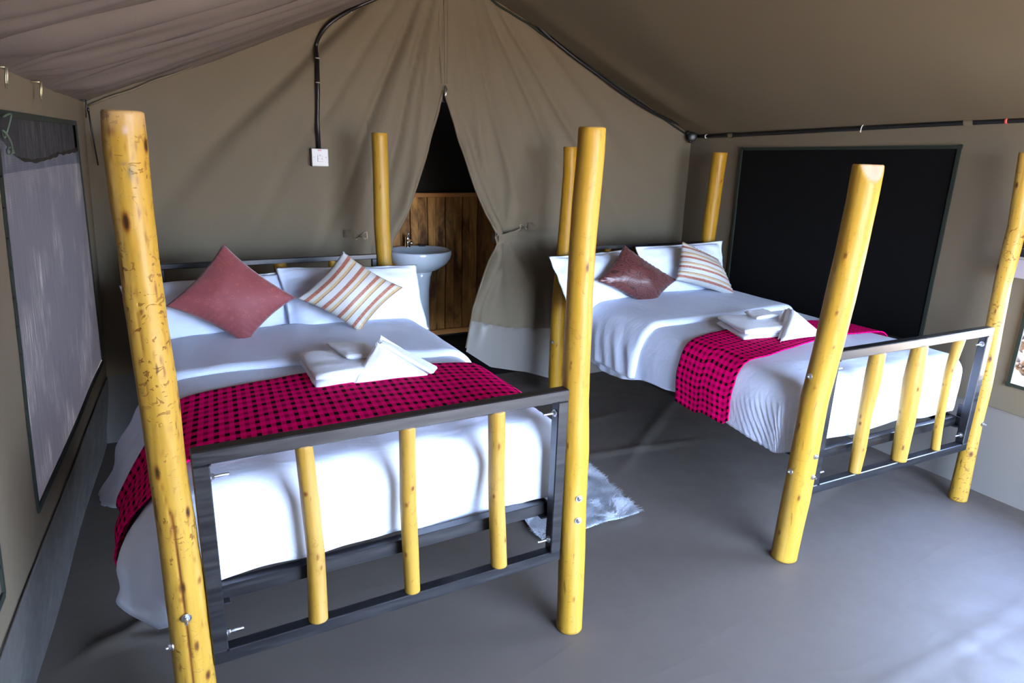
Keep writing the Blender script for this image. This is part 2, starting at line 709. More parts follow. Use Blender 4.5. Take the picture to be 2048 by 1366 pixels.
def wall_right_u(v, z):
    return 3.69 + 0.012 * nz(v * 1.3, z * 1.2, 8.4) + 0.004 * nz(v * 6, z * 2, 2.2) + 0.02 * (1 - sstep(0.0, 0.3, z))


def gable(u):
    if u < RU:
        return lerp(ZLE, RZ, max(0, (u - ULE) / (RU - ULE)))
    return lerp(1.815, RZ, max(0, (3.69 - u) / (3.69 - RU)))


FOLDS = [(-0.80, 0.030, 0.035), (-0.60, 0.02, 0.012), (-0.415, 0.022, 0.030), (-0.34, 0.018, -0.012), (-0.265, 0.018, 0.026),
         (-0.17, 0.02, -0.018), (-0.10, 0.014, 0.014), (0.06, 0.02, 0.012), (0.17, 0.022, -0.018), (0.30, 0.025, 0.024),
         (0.40, 0.03, -0.014), (0.53, 0.022, 0.024), (0.66, 0.022, 0.026), (0.8, 0.03, -0.012)]
EDGE_R_Z = [0.0, 0.307, 0.432, 0.609, 0.798, 1.003, 1.088, 1.146, 1.258, 1.422, 1.627, 1.853, 1.94, 2.018]
EDGE_R_U = [1.78, 1.807, 1.832, 1.868, 1.941, 2.013, 2.018, 2.009, 1.943, 1.874, 1.799, 1.714, 1.683, 1.652]
EDGE_L_Z = [0.0, 0.968, 1.095, 1.173, 1.297, 1.467, 1.62, 1.787, 1.907, 2.018]
EDGE_L_U = [1.20, 1.275, 1.300, 1.345, 1.406, 1.475, 1.532, 1.586, 1.620, 1.650]


def back_v(u, z):
    ph = math.atan2(u - 1.69, max(0.05, 2.97 - z))
    r = math.hypot(u - 1.69, 2.97 - z)
    d = 0.0
    fade = sstep(0.15, 0.8, r) * (1 - 0.75 * sstep(1.4, 2.6, r))
    for p, w, a in FOLDS:
        x = (ph - p + 0.02 * nz(r * 1.5, p * 7)) / w
        if abs(x) < 3.5:
            d += 1.5 * a * math.exp(-x * x) * fade
    d += 0.016 * nz(u * 1.3, z * 1.1, 5.5) + 0.005 * nz(u * 4, z * 4, 2.5)
    # gathered cloth round the tie of the right flap
    if u > 1.7 and z < 1.9:
        tx, tz = u - 2.10, z - 1.115
        rr = math.hypot(tx, tz)
        a = math.atan2(tx, -tz)
        d += 0.022 * math.sin(a * 9 + 0.6) * math.exp(-((rr - 0.25) / 0.28) ** 2) * (1 if z < 1.12 else 0.5)
        d -= 0.04 * math.exp(-((u - 2.04) / 0.07) ** 2 - (tz / 0.5) ** 2)
    # hem turned back along the right edge, with a pleat behind it
    if z < 2.0 and u > 1.62:
        e = interp(z, EDGE_R_Z, EDGE_R_U)
        k = sstep(2.0, 1.7, z) * sstep(0.3, 0.7, z)
        d -= 0.030 * k * math.exp(-((u - e - 0.03) / 0.028) ** 2)
        d += 0.026 * k * math.exp(-((u - e - 0.085) / 0.022) ** 2)
    # rolled left edge
    if z < 2.0 and u < 1.62:
        e = interp(z, EDGE_L_Z, EDGE_L_U)
        d -= 0.03 * math.exp(-((u - e + 0.03) / 0.03) ** 2) * sstep(2.0, 1.8, z)
    # lower flap swings a little towards the bed room
    d -= 0.05 * sstep(1.0, 0.2, z) * math.exp(-((u - 1.95) / 0.35) ** 2)
    return VB + d


def bottom_z(u):
    return interp(u, [1.78, 1.807, 1.993, 2.305, 2.5, 2.7], [0.32, 0.307, 0.173, 0.087, 0.012, -0.04])


# --- back wall with its door slit, cut into wall, two flaps and the tarpaulin skirt
def clamp_back(u, z, side):
    if z < 2.018:
        if side < 0:
            u = min(u, interp(z, EDGE_L_Z, EDGE_L_U))
        else:
            u = max(u, interp(z, EDGE_R_Z, EDGE_R_U))
    else:
        u = min(u, 1.65) if side < 0 else max(u, 1.65)
    z = min(z, gable(u) + 0.005)
    if side > 0 and u < 2.7:
        z = max(z, bottom_z(u))
    return u, z


parts_back = {'wall': Geo(), 'flap_l': Geo(), 'flap_r': Geo(), 'skirt_l': Geo(), 'skirt_r': Geo(), 'skirt_flap': Geo()}


def pvc_top(u):
    return interp(u, [1.80, 1.869, 2.134, 2.483, 3.7], [0.53, 0.519, 0.445, 0.40, 0.43])


def build_back():
    for side, u0, u1 in ((-1, ULE - 0.40, 1.66), (1, 1.64, 3.86)):
        st = 0.02
        nu = int(round((u1 - u0) / st))
        nv = int(2.78 / st)
        cells = {}
        for j in range(nv):
            for i in range(nu):
                c4 = [(u0 + st * a, st * b - 0.04) for a, b in ((i, j), (i + 1, j), (i + 1, j + 1), (i, j + 1))]
                q = [clamp_back(u, z, side) for u, z in c4]
                a = abs((q[2][0] - q[0][0]) * (q[3][1] - q[1][1]) - (q[3][0] - q[1][0]) * (q[2][1] - q[0][1]))
                if a < 2e-6:
                    continue
                uc, zc = u0 + st * (i + 0.5), st * (j + 0.5) - 0.04
                sk = zc < (pvc_top(uc) if side > 0 else 0.40)
                if side < 0:
                    key = 'flap_l' if (uc > 1.17 and zc < 2.02) else 'wall'
                    if sk:
                        key = 'skirt_l'
                else:
                    key = 'flap_r' if (uc < 2.36 and zc < 2.02) else 'wall'
                    if sk:
                        key = 'skirt_flap' if uc < 2.36 else 'skirt_r'
                cells.setdefault(key, []).append(q)
        for key, qs in cells.items():
            g = parts_back[key]
            idx = {}
            for q in qs:
                f = []
                for u, z in q:
                    k = (round(u, 5), round(z, 5))
                    if k not in idx:
                        idx[k] = len(g.v)
                        off = -0.004 if 'skirt' in key else 0.0
                        zz = z
                        if 'skirt' in key and z > 0.3:
                            t = pvc_top(u) if side > 0 else 0.40
                            if abs(z - t) <= 0.02:
                                zz = t
                        elif 'skirt' not in key and z < 0.6:
                            t = pvc_top(u) if side > 0 else 0.40
                            if abs(z - t) <= 0.02:
                                zz = t - 0.006
                        g.v.append((u, back_v(u, z) + off, zz))
                        g.uv.append((u, z))
                    if not f or f[-1] != idx[k]:
                        f.append(idx[k])
                if len(f) > 2 and f[0] == f[-1]:
                    f = f[:-1]
                if len(set(f)) >= 3 and len(set(f)) == len(f):
                    g.f.append(tuple(f))


build_back()
wall_back = build('wall_back', parts_back['wall'], M['canvas'], origin=(1.7, VB, 0))
tag(wall_back, kind='structure')
flap_l = build('door_flap', parts_back['flap_l'], M['canvas'], wall_back)
flap_r = build('door_flap', parts_back['flap_r'], M['canvas'], wall_back)
tag(flap_r, 'right canvas door flap tied back with a strap')
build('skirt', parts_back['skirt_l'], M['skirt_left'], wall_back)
build('skirt', parts_back['skirt_r'], M['skirt'], wall_back)
build('skirt', parts_back['skirt_flap'], M['skirt'], flap_r)

# hems along the slit, strap, zip pull, hooks
g = Geo()
g.tube([(interp(z, EDGE_R_Z, EDGE_R_U), back_v(interp(z, EDGE_R_Z, EDGE_R_U), z) + 0.004, z) for z in [2.01 - 0.04 * i for i in range(43)]], 0.008, 6)
build('hem', g, M['canvas'], flap_r)
g = Geo()
g.tube([(interp(z, EDGE_L_Z, EDGE_L_U), back_v(interp(z, EDGE_L_Z, EDGE_L_U), z) + 0.004, z) for z in [2.01 - 0.04 * i for i in range(50)]], 0.010, 6)
build('hem', g, M['canvas'], flap_l)
g = Geo()
SP = [(2.024, 4.13, 1.085), (2.022, 4.03, 1.082), (2.055, 4.012, 1.092), (2.09, 4.02, 1.107), (2.15, 4.045, 1.127), (2.21, 4.07, 1.146)]
SW = [0.03, 0.03, 0.03, 0.024, 0.010, 0.006]
vs, fs = [], []
for (u, v, z), w in zip(SP, SW):
    vs += [(u, v - 0.004, z - w), (u, v - 0.004, z + w), (u, v + 0.004, z + w), (u, v + 0.004, z - w)]
for i in range(len(SP) - 1):
    for k in range(4):
        fs.append((4 * i + k, 4 * i + (k + 1) % 4, 4 * i + 4 + (k + 1) % 4, 4 * i + 4 + k))
g.add(vs, fs)
build('strap', g, M['canvas'], flap_r, smooth=False)


def bow_hook(c, s, name, parent):
    g = Geo()
    c = Vector(c)
    for sg in (-1, 1):
        pts = [c + Vector((0.003 * sg, -0.004, 0)), c + Vector((sg * 0.022 * s, -0.007, 0.018 * s)), c + Vector((sg * 0.040 * s, -0.008, 0.021 * s)),
               c + Vector((sg * 0.042 * s, -0.008, -0.016 * s)), c + Vector((sg * 0.026 * s, -0.007, -0.020 * s)), c + Vector((0.003 * sg, -0.004, -0.002))]
        g.tube(pts, 0.0025, 6)
    g.box(c + Vector((0, 0.004, 0)), (0.012, 0.006, 0.008), bevel=0.002)
    return build(name, g, M['brass'], parent)


bow_hook((1.096, back_v(1.096, 1.13) - 0.006, 1.130), 1.0, 'hook', wall_back)
bow_hook((2.255, back_v(2.255, 1.155) - 0.008, 1.155), 0.8, 'hook', wall_back)
g = Geo()
g.box((1.018, back_v(1.018, 1.15) - 0.004, 1.145), (0.05, 0.004, 0.045))
g.box((2.31, back_v(2.31, 1.155) - 0.006, 1.158), (0.06, 0.004, 0.05))
build('patch', g, M['canvas'], wall_back)
g = Geo()
g.tube([(1.652, 4.075, 2.035), (1.645, 4.066, 2.015), (1.652, 4.062, 1.985), (1.659, 4.066, 2.015), (1.652, 4.075, 2.035)], 0.0035, 6)
g.box((1.652, 4.07, 1.985), (0.014, 0.01, 0.022), bevel=0.003)
build('zip_pull', g, M['zinc'], wall_back)
# sewn seam lines above the slit
g = Geo()
for uu in (1.612, 1.652, 1.678):
    g.tube([(lerp(uu, 1.66 + (uu - 1.65) * 0.6, (2.66 - z) / 0.6), back_v(lerp(uu, 1.66 + (uu - 1.65) * 0.6, (2.66 - z) / 0.6), z) - 0.001, z) for z in [2.05 + 0.03 * i for i in range(20)]], 0.0022, 5)
build('seam', g, M['canvas'], wall_back)

# --- left wall with its two screened windows
W1L, W1B, W1T = 2.36, 0.52, 1.725


def w1r(z):
    return lerp(3.98, 3.74, (z - W1B) / (W1T - W1B))


def build_left():
    gw, gs = Geo(), Geo()
    zs = [-0.04, 0.06, 0.12, 0.2, 0.3, 0.40] + [0.46, W1B] + [W1B + (W1T - W1B) * k / 12 for k in range(1, 13)] + [1.78, 1.84]
    zs = sorted(set(round(z, 4) for z in zs))

    def vk(z):
        zz = max(W1B, min(W1T, z))
        ks = [-1.0, 0.45, 1.91, W1L, w1r(zz), 4.3]
        n = [8, 8, 4, 10, 3]
        out = []
        for i in range(5):
            out += [(lerp(ks[i], ks[i + 1], k / n[i]), i) for k in range(n[i])]
        out.append((4.3, 5))
        return out
    rows = [[(v, z) for v, _ in vk(z)] for z in zs]
    ids = [i for _, i in vk(1.0)]
    n = len(rows[0])

    def p(v, z, off):
        top = eave_left(v).z
        zz = z if z < 1.8 else top + 0.01
        return (wall_left_u(v, z) + off, v, zz)
    for g, off, lo, hi in ((gw, 0.0, 0.25, 9), (gs, 0.006, -1, 0.41)):
        vs, fs, uv = [], [], []
        for r in rows:
            for v, z in r:
                vs.append(p(v, z, off))
                uv.append((v, z))
        for j in range(len(rows) - 1):
            zc = (zs[j] + zs[j + 1]) / 2
            if not (lo < zc < hi):
                continue
            for i in range(n - 1):
                if ids[i] in (1, 3) and W1B < zc < W1T:
                    continue
                fs.append((j * n + i, (j + 1) * n + i, (j + 1) * n + i + 1, j * n + i + 1))
        g.add(vs, fs, uv)
    w = build('wall_left', gw, M['canvas'], origin=(-0.4, 2, 0))
    tag(w, kind='structure')
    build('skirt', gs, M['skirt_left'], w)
    g = Geo()
    g.tube([(wall_left_u(v, 0.405) + 0.008, v, 0.405 + 0.01 * nz(v * 3)) for v in [4.05 - 0.1 * i for i in range(45)]], 0.004, 6)
    build('seam', g, M['skirt_left'], w)
    return w


wall_left = build_left()


def window_left(name, vl, vr, zb, zt):
    """screen + webbing border lying on the left wall; vr is a function of z"""
    g = Geo()
    g.grid(lambda a, b: (wall_left_u(lerp(vl, vr(lerp(zb, zt, b)), a), lerp(zb, zt, b)) - 0.006, lerp(vl - 0.05, vr(lerp(zb, zt, b)) + 0.09, a), lerp(zb - 0.012, zt + 0.02, b)), 24, 24, flip=True)
    w = build(name, g, M['screen'])
    tag(w, kind='structure')
    for seg in (((vl, zt), (vr(zt), zt)), ((vr(zt), zt), (vr(zb), zb)), ((vr(zb), zb), (vl, zb)), ((vl, zb), (vl, zt))):
        g = Geo()
        (a, b), (c, d) = seg
        n = 14
        for k in range(n):
            p0 = (lerp(a, c, k / n), lerp(b, d, k / n))
            p1 = (lerp(a, c, (k + 1.05) / n), lerp(b, d, (k + 1.05) / n))
            P0 = Vector((wall_left_u(*p0) + 0.004, *p0))
            P1 = Vector((wall_left_u(*p1) + 0.004, *p1))
            g.bar(P0, P1, 0.020, 0.006, up=(1, 0, 0))
        build('border', g, M['webbing'], w, smooth=False)
    return w


win1 = window_left('window_1', W1L, w1r, W1B, W1T)
# added flap outside, blocks light to darken the top of the screen
g = Geo()
g.grid(lambda a, b: (wall_left_u(lerp(2.25, 3.86, a), 1.7) - 0.008 - 0.05 * math.sin(b * PI) * (0.6 + 0.4 * nz(a * 9, 2)), lerp(2.25, 3.86, a),
                     lerp(1.76, interp(lerp(2.25, 3.86, a), [2.25, 2.42, 2.6, 2.76, 3.2, 3.7, 3.86], [1.665, 1.66, 1.60, 1.575, 1.585, 1.60, 1.60]) + 0.012 * nz(a * 14, 5), b)), 60, 8)
build('shade_flap', g, M['dark_canvas'], win1)
window_left('window_4', 0.45, lambda z: 1.91, W1B, W1T)

# --- right wall: black screened window, then an open window nearer the entrance
R1 = (2.082, 3.55, 0.70, 1.735)
R2 = (0.50, 1.615, 0.62, 1.36)


def build_right():
    gw, gs = Geo(), Geo()
    vs_ = sorted(set([round(x, 4) for x in [-1.0, -0.5, 0, R2[0], 0.9, 1.3, R2[1], 1.85, R1[0], 2.45, 2.8, 3.2, R1[1], 3.8, 4.3]]))
    zs = sorted(set([-0.04, 0.06, 0.14, 0.3, 0.47, 0.55, R2[2], R1[2], 0.95, 1.2, R2[3], 1.55, R1[3], 1.80, 1.84]))
    # refine
    vr = []
    for a, b in zip(vs_[:-1], vs_[1:]):
        vr += [lerp(a, b, k / 4) for k in range(4)]
    vr.append(vs_[-1])

    for g, off, lo, hi in ((gw, 0.0, 0.31, 9), (gs, -0.006, -1, 0.47)):
        V, F, U = [], [], []
        for z in zs:
            for v in vr:
                zz = z if z < 1.82 else eave_right(v).z + 0.01
                V.append((wall_right_u(v, z) + off, v, zz))
                U.append((v, z))
        n = len(vr)
        for j in range(len(zs) - 1):
            zc = (zs[j] + zs[j + 1]) / 2
            if not lo < zc < hi:
                continue
            for i in range(n - 1):
                vc = (vr[i] + vr[i + 1]) / 2
                if R2[0] < vc < R2[1] and R2[2] < zc < R2[3]:
                    continue
                F.append((j * n + i, j * n + i + 1, (j + 1) * n + i + 1, (j + 1) * n + i))
        g.add(V, F, U)
    w = build('wall_right', gw, M['canvas'], origin=(3.7, 2, 0))
    tag(w, kind='structure')
    build('skirt', gs, M['skirt'], w)
    g = Geo()
    g.tube([(wall_right_u(v, 0.47) - 0.008, v, 0.472 + 0.006 * nz(v * 3)) for v in [4.05 - 0.1 * i for i in range(45)]], 0.004, 6)
    build('seam', g, M['skirt'], w)


build_right()


def window_right(name, r, quad, screen):
    (vl, zlb), (vr_, zrb), (vr2, zrt), (vl2, zlt) = quad     # far-bottom, near-bottom, near-top, far-top
    pts = [Vector((wall_right_u(v, z) - 0.012, v, z)) for v, z in quad]
    o = None
    if screen:
        g = Geo()
        g.grid(lambda a, b: pts[0].lerp(pts[1], a).lerp(pts[3].lerp(pts[2], a), b) + Vector((0.004 * nz(a * 3, b * 3), 0, 0)), 16, 12)
        o = build(name, g, M['black_screen'])
    for i in range(4):
        g = Geo()
        a, b = pts[i], pts[(i + 1) % 4]
        x = (b - a).normalized() * 0.012
        g.bar(a - x + Vector((-0.003, 0, 0)), b + x + Vector((-0.003, 0, 0)), 0.018, 0.008, up=(1, 0, 0))
        if o is None:
            o = build(name, g, M['webbing'], smooth=False)
        else:
            build('border', g, M['webbing'], o, smooth=False)
    tag(o, kind='structure')
    return o


window_right('window_2', R1, [(3.535, 0.66), (2.085, 0.70), (2.085, 1.752), (3.565, 1.722)], True)
window_right('window_3', R2, [(R2[1], R2[2]), (R2[0], R2[2]), (R2[0], R2[3]), (R2[1], R2[3])], False)

# --- front wall behind the camera with the open entrance, bathroom walls
g = Geo()


def quad(g, pts):
    g.add(pts, [(0, 1, 2, 3)])


FV = -1.0
quad(g, [(-0.62, FV, 0), (0.85, FV, 0), (0.85, FV, 2.35), (-0.62, FV, 1.85)])
quad(g, [(3.05, FV, 0), (3.75, FV, 0), (3.75, FV, 1.95), (3.05, FV, 2.25)])
g.add([(0.85, FV, 2.08), (3.05, FV, 2.08), (3.05, FV, 2.25), (RU, FV, 2.72), (0.85, FV, 2.35)], [(0, 1, 2, 3, 4)])
wf = build('wall_front', g, M['canvas'], smooth=False)
tag(wf, kind='structure')

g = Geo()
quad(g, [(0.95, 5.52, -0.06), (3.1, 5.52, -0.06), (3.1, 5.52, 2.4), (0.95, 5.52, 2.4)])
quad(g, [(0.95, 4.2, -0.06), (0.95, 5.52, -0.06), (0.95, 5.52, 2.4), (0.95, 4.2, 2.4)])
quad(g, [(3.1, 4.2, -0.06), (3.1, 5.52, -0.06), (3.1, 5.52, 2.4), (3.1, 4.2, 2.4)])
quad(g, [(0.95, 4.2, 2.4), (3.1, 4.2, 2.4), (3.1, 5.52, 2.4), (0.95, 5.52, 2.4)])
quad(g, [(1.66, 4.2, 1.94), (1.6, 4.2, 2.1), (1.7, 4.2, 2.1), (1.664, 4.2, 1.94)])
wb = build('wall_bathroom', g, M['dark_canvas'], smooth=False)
tag(wb, kind='structure')
g = Geo()
g.grid(lambda a, b: (lerp(1.5, 1.8, a), 4.17, lerp(1.945, 2.2, b)), 3, 3)
build('lintel', g, M['skirt_left'], wb)


def plank_x(k, z):
    return 0.010 * nz(k * 3.7, z * 2.3, 1.0) + 0.004 * nz(k * 5.1, z * 9)


PB = [1.02, 1.13, 1.22, 1.33, 1.43, 1.52, 1.62, 1.71, 1.81, 1.897, 1.970, 2.056, 2.130, 2.223, 2.300, 2.384, 2.447, 2.530, 2.62, 2.71, 2.80, 2.90, 3.0]
for k in range(len(PB) - 1):
    g = Geo()
    d = 0.012 + 0.010 * (k % 2) + 0.004 * random.random()
    n = 12
    vs, fs = [], []
    for j in range(n + 1):
        z = lerp(0.06, 1.268, j / n)
        l = PB[k] + plank_x(k, z) + 0.003
        r = PB[k + 1] + plank_x(k + 1, z) - 0.003
        vs += [(l, 5.49, z), (l, 5.49 - d, z), (r, 5.49 - d, z), (r, 5.49, z)]
    for j in range(n):
        for q in range(3):
            fs.append((4 * j + q, 4 * j + 4 + q, 4 * j + 5 + q, 4 * j + 1 + q))
    fs.append((4 * n, 4 * n + 3, 4 * n + 2, 4 * n + 1))
    g.add(vs, fs)
    build('plank', g, M['plank'], wb, smooth=False)
for z0, z1 in ((1.258, 1.295), (0.033, 0.082)):
    g = Geo()
    g.box((2.0, 5.452, (z0 + z1) / 2), (2.05, 0.03, z1 - z0), bevel=0.004)
    build('rail', g, M['plank_trim'], wb, smooth=False)

# --- floor
g = Geo()


def floor_z(u, v):
    z = 0.004 * nz(u * 1.1, v * 1.1, 9.0) + 0.0025 * nz(u * 3.5, v * 2.2, 4.0)
    # welded seam crossing the front right and folds by the left bed and under the right one
    d = v - (1.005 + 0.02 * (u - 2.0))
    z += 0.004 * math.exp(-(d / 0.02) ** 2) + 0.002 * math.exp(-((d + 0.1) / 0.015) ** 2)
    for (a, b, c, d2, w, h) in ((2.0, 2.55, 3.3, 3.5, 0.03, 0.012), (1.7, 2.9, 2.9, 2.75, 0.025, 0.010), (1.85, 3.2, 2.75, 3.35, 0.025, 0.010),
                                (-0.42, 2.25, 0.15, 2.55, 0.03, 0.02), (-0.42, 2.35, 0.1, 2.2, 0.02, 0.014), (2.55, 1.9, 3.6, 2.2, 0.03, 0.01)):
        ab = Vector((c - a, d2 - b))
        t = max(0, min(1, Vector((u - a, v - b)).dot(ab) / ab.length_squared))
        q = Vector((u - a, v - b)) - ab * t
        z += h * math.exp(-(q.length / w) ** 2) * math.sin(PI * min(0.98, t + 0.02))
    return z


g.grid(lambda a, b: (a, b, floor_z(a, b) - 0.002), 150, 200, -0.62, 3.78, -1.0, 4.35)
fl = build('floor', g, M['floor'], origin=(1.6, 2, 0))
tag(fl, kind='structure')
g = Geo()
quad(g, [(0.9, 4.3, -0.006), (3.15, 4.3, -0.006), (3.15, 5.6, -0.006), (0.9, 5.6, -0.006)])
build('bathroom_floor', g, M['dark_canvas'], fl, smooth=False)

# --- roof: two slopes, ridge to eaves with a small overhang
def roof_l(s, v):
    e = eave_left(v)
    rg = Vector((RU, v, RZ + 0.004 * nz(v)))
    p = e.lerp(rg, s)
    nrm = Vector((-0.405, 0, 0.914))
    ph = v + 0.10 * s * (v - 2.6) + 0.05 * nz(s * 3, v * 2)
    amp = (0.35 + 0.65 * math.exp(-(s / 0.5) ** 2)) * sstep(0.0, 0.07, s)
    w = 0.0
    for k, (fr, a) in enumerate(((11.0, 0.009), (19.0, 0.009), (31.0, 0.006), (53.0, 0.0025))):
        w += a * nz(ph * fr * 0.5 + 13 * k, s * 0.9 + k)
    sag = -0.03 * math.sin(PI * min(1, max(0, s))) * sstep(4.1, 3.2, v)
    hol = -0.018 * math.exp(-((v - 3.86) / 0.09) ** 2) * sstep(0.0, 0.2, s) * sstep(1.0, 0.7, s)
    return p + nrm * ((w * amp * 5.0 + sag + hol) * sstep(1.0, 0.94, s))


def roof_r(s, v):
    e = eave_right(v)
    rg = Vector((RU, v, RZ + 0.004 * nz(v)))
    p = e.lerp(rg, s)
    nrm = Vector((0.405, 0, 0.914))
    w = 0.008 * nz(v * 1.6, s * 2.0, 3.3) + 0.003 * nz(v * 4, s * 3, 1.3)
    sag = -0.03 * math.sin(PI * min(1, max(0, s))) * sstep(4.1, 3.2, v)
    hol = -0.02 * math.exp(-((v - 3.86) / 0.12) ** 2) * sstep(0.0, 0.2, s) * sstep(1.0, 0.7, s)
    return p + nrm * ((w + sag + hol) * sstep(1.0, 0.94, s))


g = Geo()
g.grid(lambda a, b: roof_l(a, b), 30, 320, -0.10, 1.0, -1.7, 4.6, flip=True)
ceiling = build('ceiling', g, M['roof'], origin=(RU, 2, RZ))
tag(ceiling, kind='structure')
g = Geo()
g.grid(lambda a, b: roof_r(a, b), 30, 105, -0.08, 1.0, -1.7, 4.6)
build('ceiling_slope', g, M['roof_right'], ceiling)
# roped seams where roof and gable meet; right one's dark tone draws seam shadow
g = Geo()
g.tube([(u, back_v(u, gable(u) - 0.02) - 0.012, gable(u) - 0.022 + 0.006 * nz(u * 9)) for u in [ULE + 0.02 + 0.04 * k for k in range(49)]], 0.006, 6)
o = build('trim_1', g, M['canvas'])
tag(o, kind='structure')
g = Geo()
g.tube([(u, back_v(u, gable(u) - 0.02) - 0.014, gable(u) - 0.020) for u in [RU + 0.04 * k for k in range(49)]], 0.007, 6)
o = build('seam_shadow_trim', g, M['webbing'])
tag(o, kind='structure')

# --- dry ground outside
g = Geo()
g.grid(lambda a, b: (lerp(-40, 45, a), lerp(-45, 40, b), -0.06), 8, 8)
gr = build('ground', g, M['ground'], origin=(0, 0, -0.06))
tag(gr, kind='structure')

# ------------------------------------------------------------------ beds
POSTS = {
'A': [[-0.0378, 1.6882, 0.0, 0.0487], [-0.0383, 1.6881, 0.2523, 0.0492], [-0.0387, 1.688, 0.4397, 0.0483], [-0.0385, 1.6881, 0.5925, 0.0473], [-0.0392, 1.688, 0.7384, 0.0445], [-0.0431, 1.6879, 0.8783, 0.0423], [-0.0424, 1.6879, 1.0107, 0.042], [-0.043, 1.6879, 1.1375, 0.0424], [-0.0464, 1.6878, 1.259, 0.0411], [-0.0472, 1.6878, 1.3177, 0.0417], [-0.0467, 1.6878, 1.4312, 0.0398], [-0.0475, 1.6878, 1.5401, 0.0417], [-0.0462, 1.6878, 1.6446, 0.043], [-0.0443, 1.6879, 1.7204, 0.0404]],
'B': [[1.1802, 1.6985, 0.0, 0.047], [1.1782, 1.6999, 0.1114, 0.0466], [1.1737, 1.703, 0.3179, 0.0467], [1.169, 1.7063, 0.5149, 0.0456], [1.1655, 1.7087, 0.7032, 0.0474], [1.1575, 1.7143, 0.8827, 0.0451], [1.1545, 1.7164, 1.0549, 0.0442], [1.1541, 1.7167, 1.1384, 0.0432], [1.1525, 1.7178, 1.2361, 0.042], [1.1526, 1.7177, 1.3783, 0.0411], [1.1554, 1.7158, 1.5303, 0.0423], [1.1589, 1.7133, 1.6761, 0.0411], [1.159, 1.7133, 1.737, 0.0402]],
'C': [[1.1361, 3.707, 0.0, 0.0426], [1.1288, 3.7092, 0.9959, 0.0426], [1.12, 3.7119, 1.2363, 0.0453], [1.1216, 3.7114, 1.5119, 0.0437], [1.1177, 3.7126, 1.7321, 0.043]],
'H': [[-0.084, 3.684, 0.0, 0.044], [-0.086, 3.686, 0.6, 0.044], [-0.090, 3.69, 1.2, 0.043], [-0.088, 3.688, 1.69, 0.042]],
'D': [[2.2678, 1.669, 0.0, 0.0535], [2.2739, 1.6607, 0.2784, 0.0557], [2.2757, 1.6583, 0.511, 0.0544], [2.2782, 1.6549, 0.7333, 0.0536], [2.2879, 1.6417, 0.9476, 0.0527], [2.2956, 1.6312, 1.1512, 0.0545], [2.3017, 1.6228, 1.3453, 0.0534], [2.3061, 1.6169, 1.5306, 0.0533], [2.3069, 1.6158, 1.6537, 0.0537]],
'E': [[3.5277, 1.6465, 0.0, 0.0428], [3.527, 1.6481, 0.1337, 0.0415], [3.5263, 1.6496, 0.2736, 0.0391], [3.5246, 1.6533, 0.4098, 0.0385], [3.5241, 1.6543, 0.623, 0.0388], [3.5224, 1.6579, 0.803, 0.0376], [3.5201, 1.6629, 0.9528, 0.036], [3.5171, 1.6692, 1.135, 0.0358], [3.5179, 1.6677, 1.2896, 0.0379], [3.5185, 1.6662, 1.4056, 0.037], [3.5147, 1.6744, 1.5185, 0.0367], [3.5097, 1.6853, 1.7235, 0.037]],
'F': [[2.3064, 3.653, 0.0, 0.049], [2.2973, 3.6588, 0.1978, 0.049], [2.2967, 3.6591, 0.3765, 0.0489], [2.2951, 3.6601, 0.5513, 0.0484], [2.2964, 3.6593, 0.7225, 0.0479], [2.3012, 3.6563, 0.8571, 0.0481], [2.3097, 3.6509, 1.0548, 0.0468], [2.3165, 3.6466, 1.373, 0.0451], [2.3195, 3.6448, 1.5272, 0.0438], [2.3145, 3.6479, 1.693, 0.0433]],
'G': [[3.5262, 3.6344, 0.0, 0.049], [3.5259, 3.6347, 1.0625, 0.049], [3.5321, 3.6287, 1.3666, 0.0497], [3.5386, 3.6224, 1.6905, 0.0512]],
}
# knots: (angle round the pole, height, half width along the girth, half height, depth of colour)
KNOTS = {
'A': [(-1.924, 1.497, 0.0075, 0.022, 1.0), (-0.47, 1.655, 0.007, 0.016, 1.0), (-2.10, 0.906, 0.006, 0.020, 0.9), (-0.81, 0.785, 0.006, 0.015, 1.0),
      (-1.66, 0.586, 0.007, 0.018, 0.9), (-1.31, 0.405, 0.005, 0.016, 0.8), (-0.26, 1.058, 0.008, 0.014, 0.9), (-0.9, 0.30, 0.007, 0.014, 0.9), (-1.75, 1.30, 0.004, 0.006, 0.7)],
'E': [(2.428, 1.207, 0.008, 0.014, 1.0), (-2.448, 0.767, 0.008, 0.013, 0.9), (-2.301, 0.268, 0.009, 0.014, 0.9), (2.9, 1.584, 0.006, 0.014, 1.0), (-2.9, 1.0, 0.004, 0.012, 0.7)],
'D': [(-2.796, 1.329, 0.004, 0.012, 0.9), (-2.5, 1.11, 0.004, 0.010, 0.8), (-2.15, 0.974, 0.004, 0.008, 0.7), (3.059, 0.132, 0.006, 0.013, 0.85), (-2.316, 0.317, 0.004, 0.016, 0.8), (3.029, 0.627, 0.004, 0.014, 0.8), (-2.7, 0.80, 0.003, 0.008, 0.7)],
'B': [(-1.699, 1.33, 0.004, 0.014, 1.0), (-2.526, 1.022, 0.003, 0.007, 0.8), (-2.664, 0.735, 0.003, 0.012, 0.9), (-1.9, 0.15, 0.003, 0.01, 0.7)],
'C': [(-1.9, 1.45, 0.003, 0.009, 0.8)], 'F': [(-1.9, 0.8, 0.003, 0.010, 0.8), (-2.2, 0.42, 0.003, 0.008, 0.8)], 'G': [(-1.6, 1.5, 0.003, 0.012, 0.8)], 'H': [],
}
CRACK_A = [(-1.95, 1.30), (-1.974, 1.224), (-2.09, 1.102), (-2.10, 0.906), (-1.72, 0.787), (-1.662, 0.586), (-1.696, 0.397), (-1.708, 0.266), (-1.71, 0.0)]


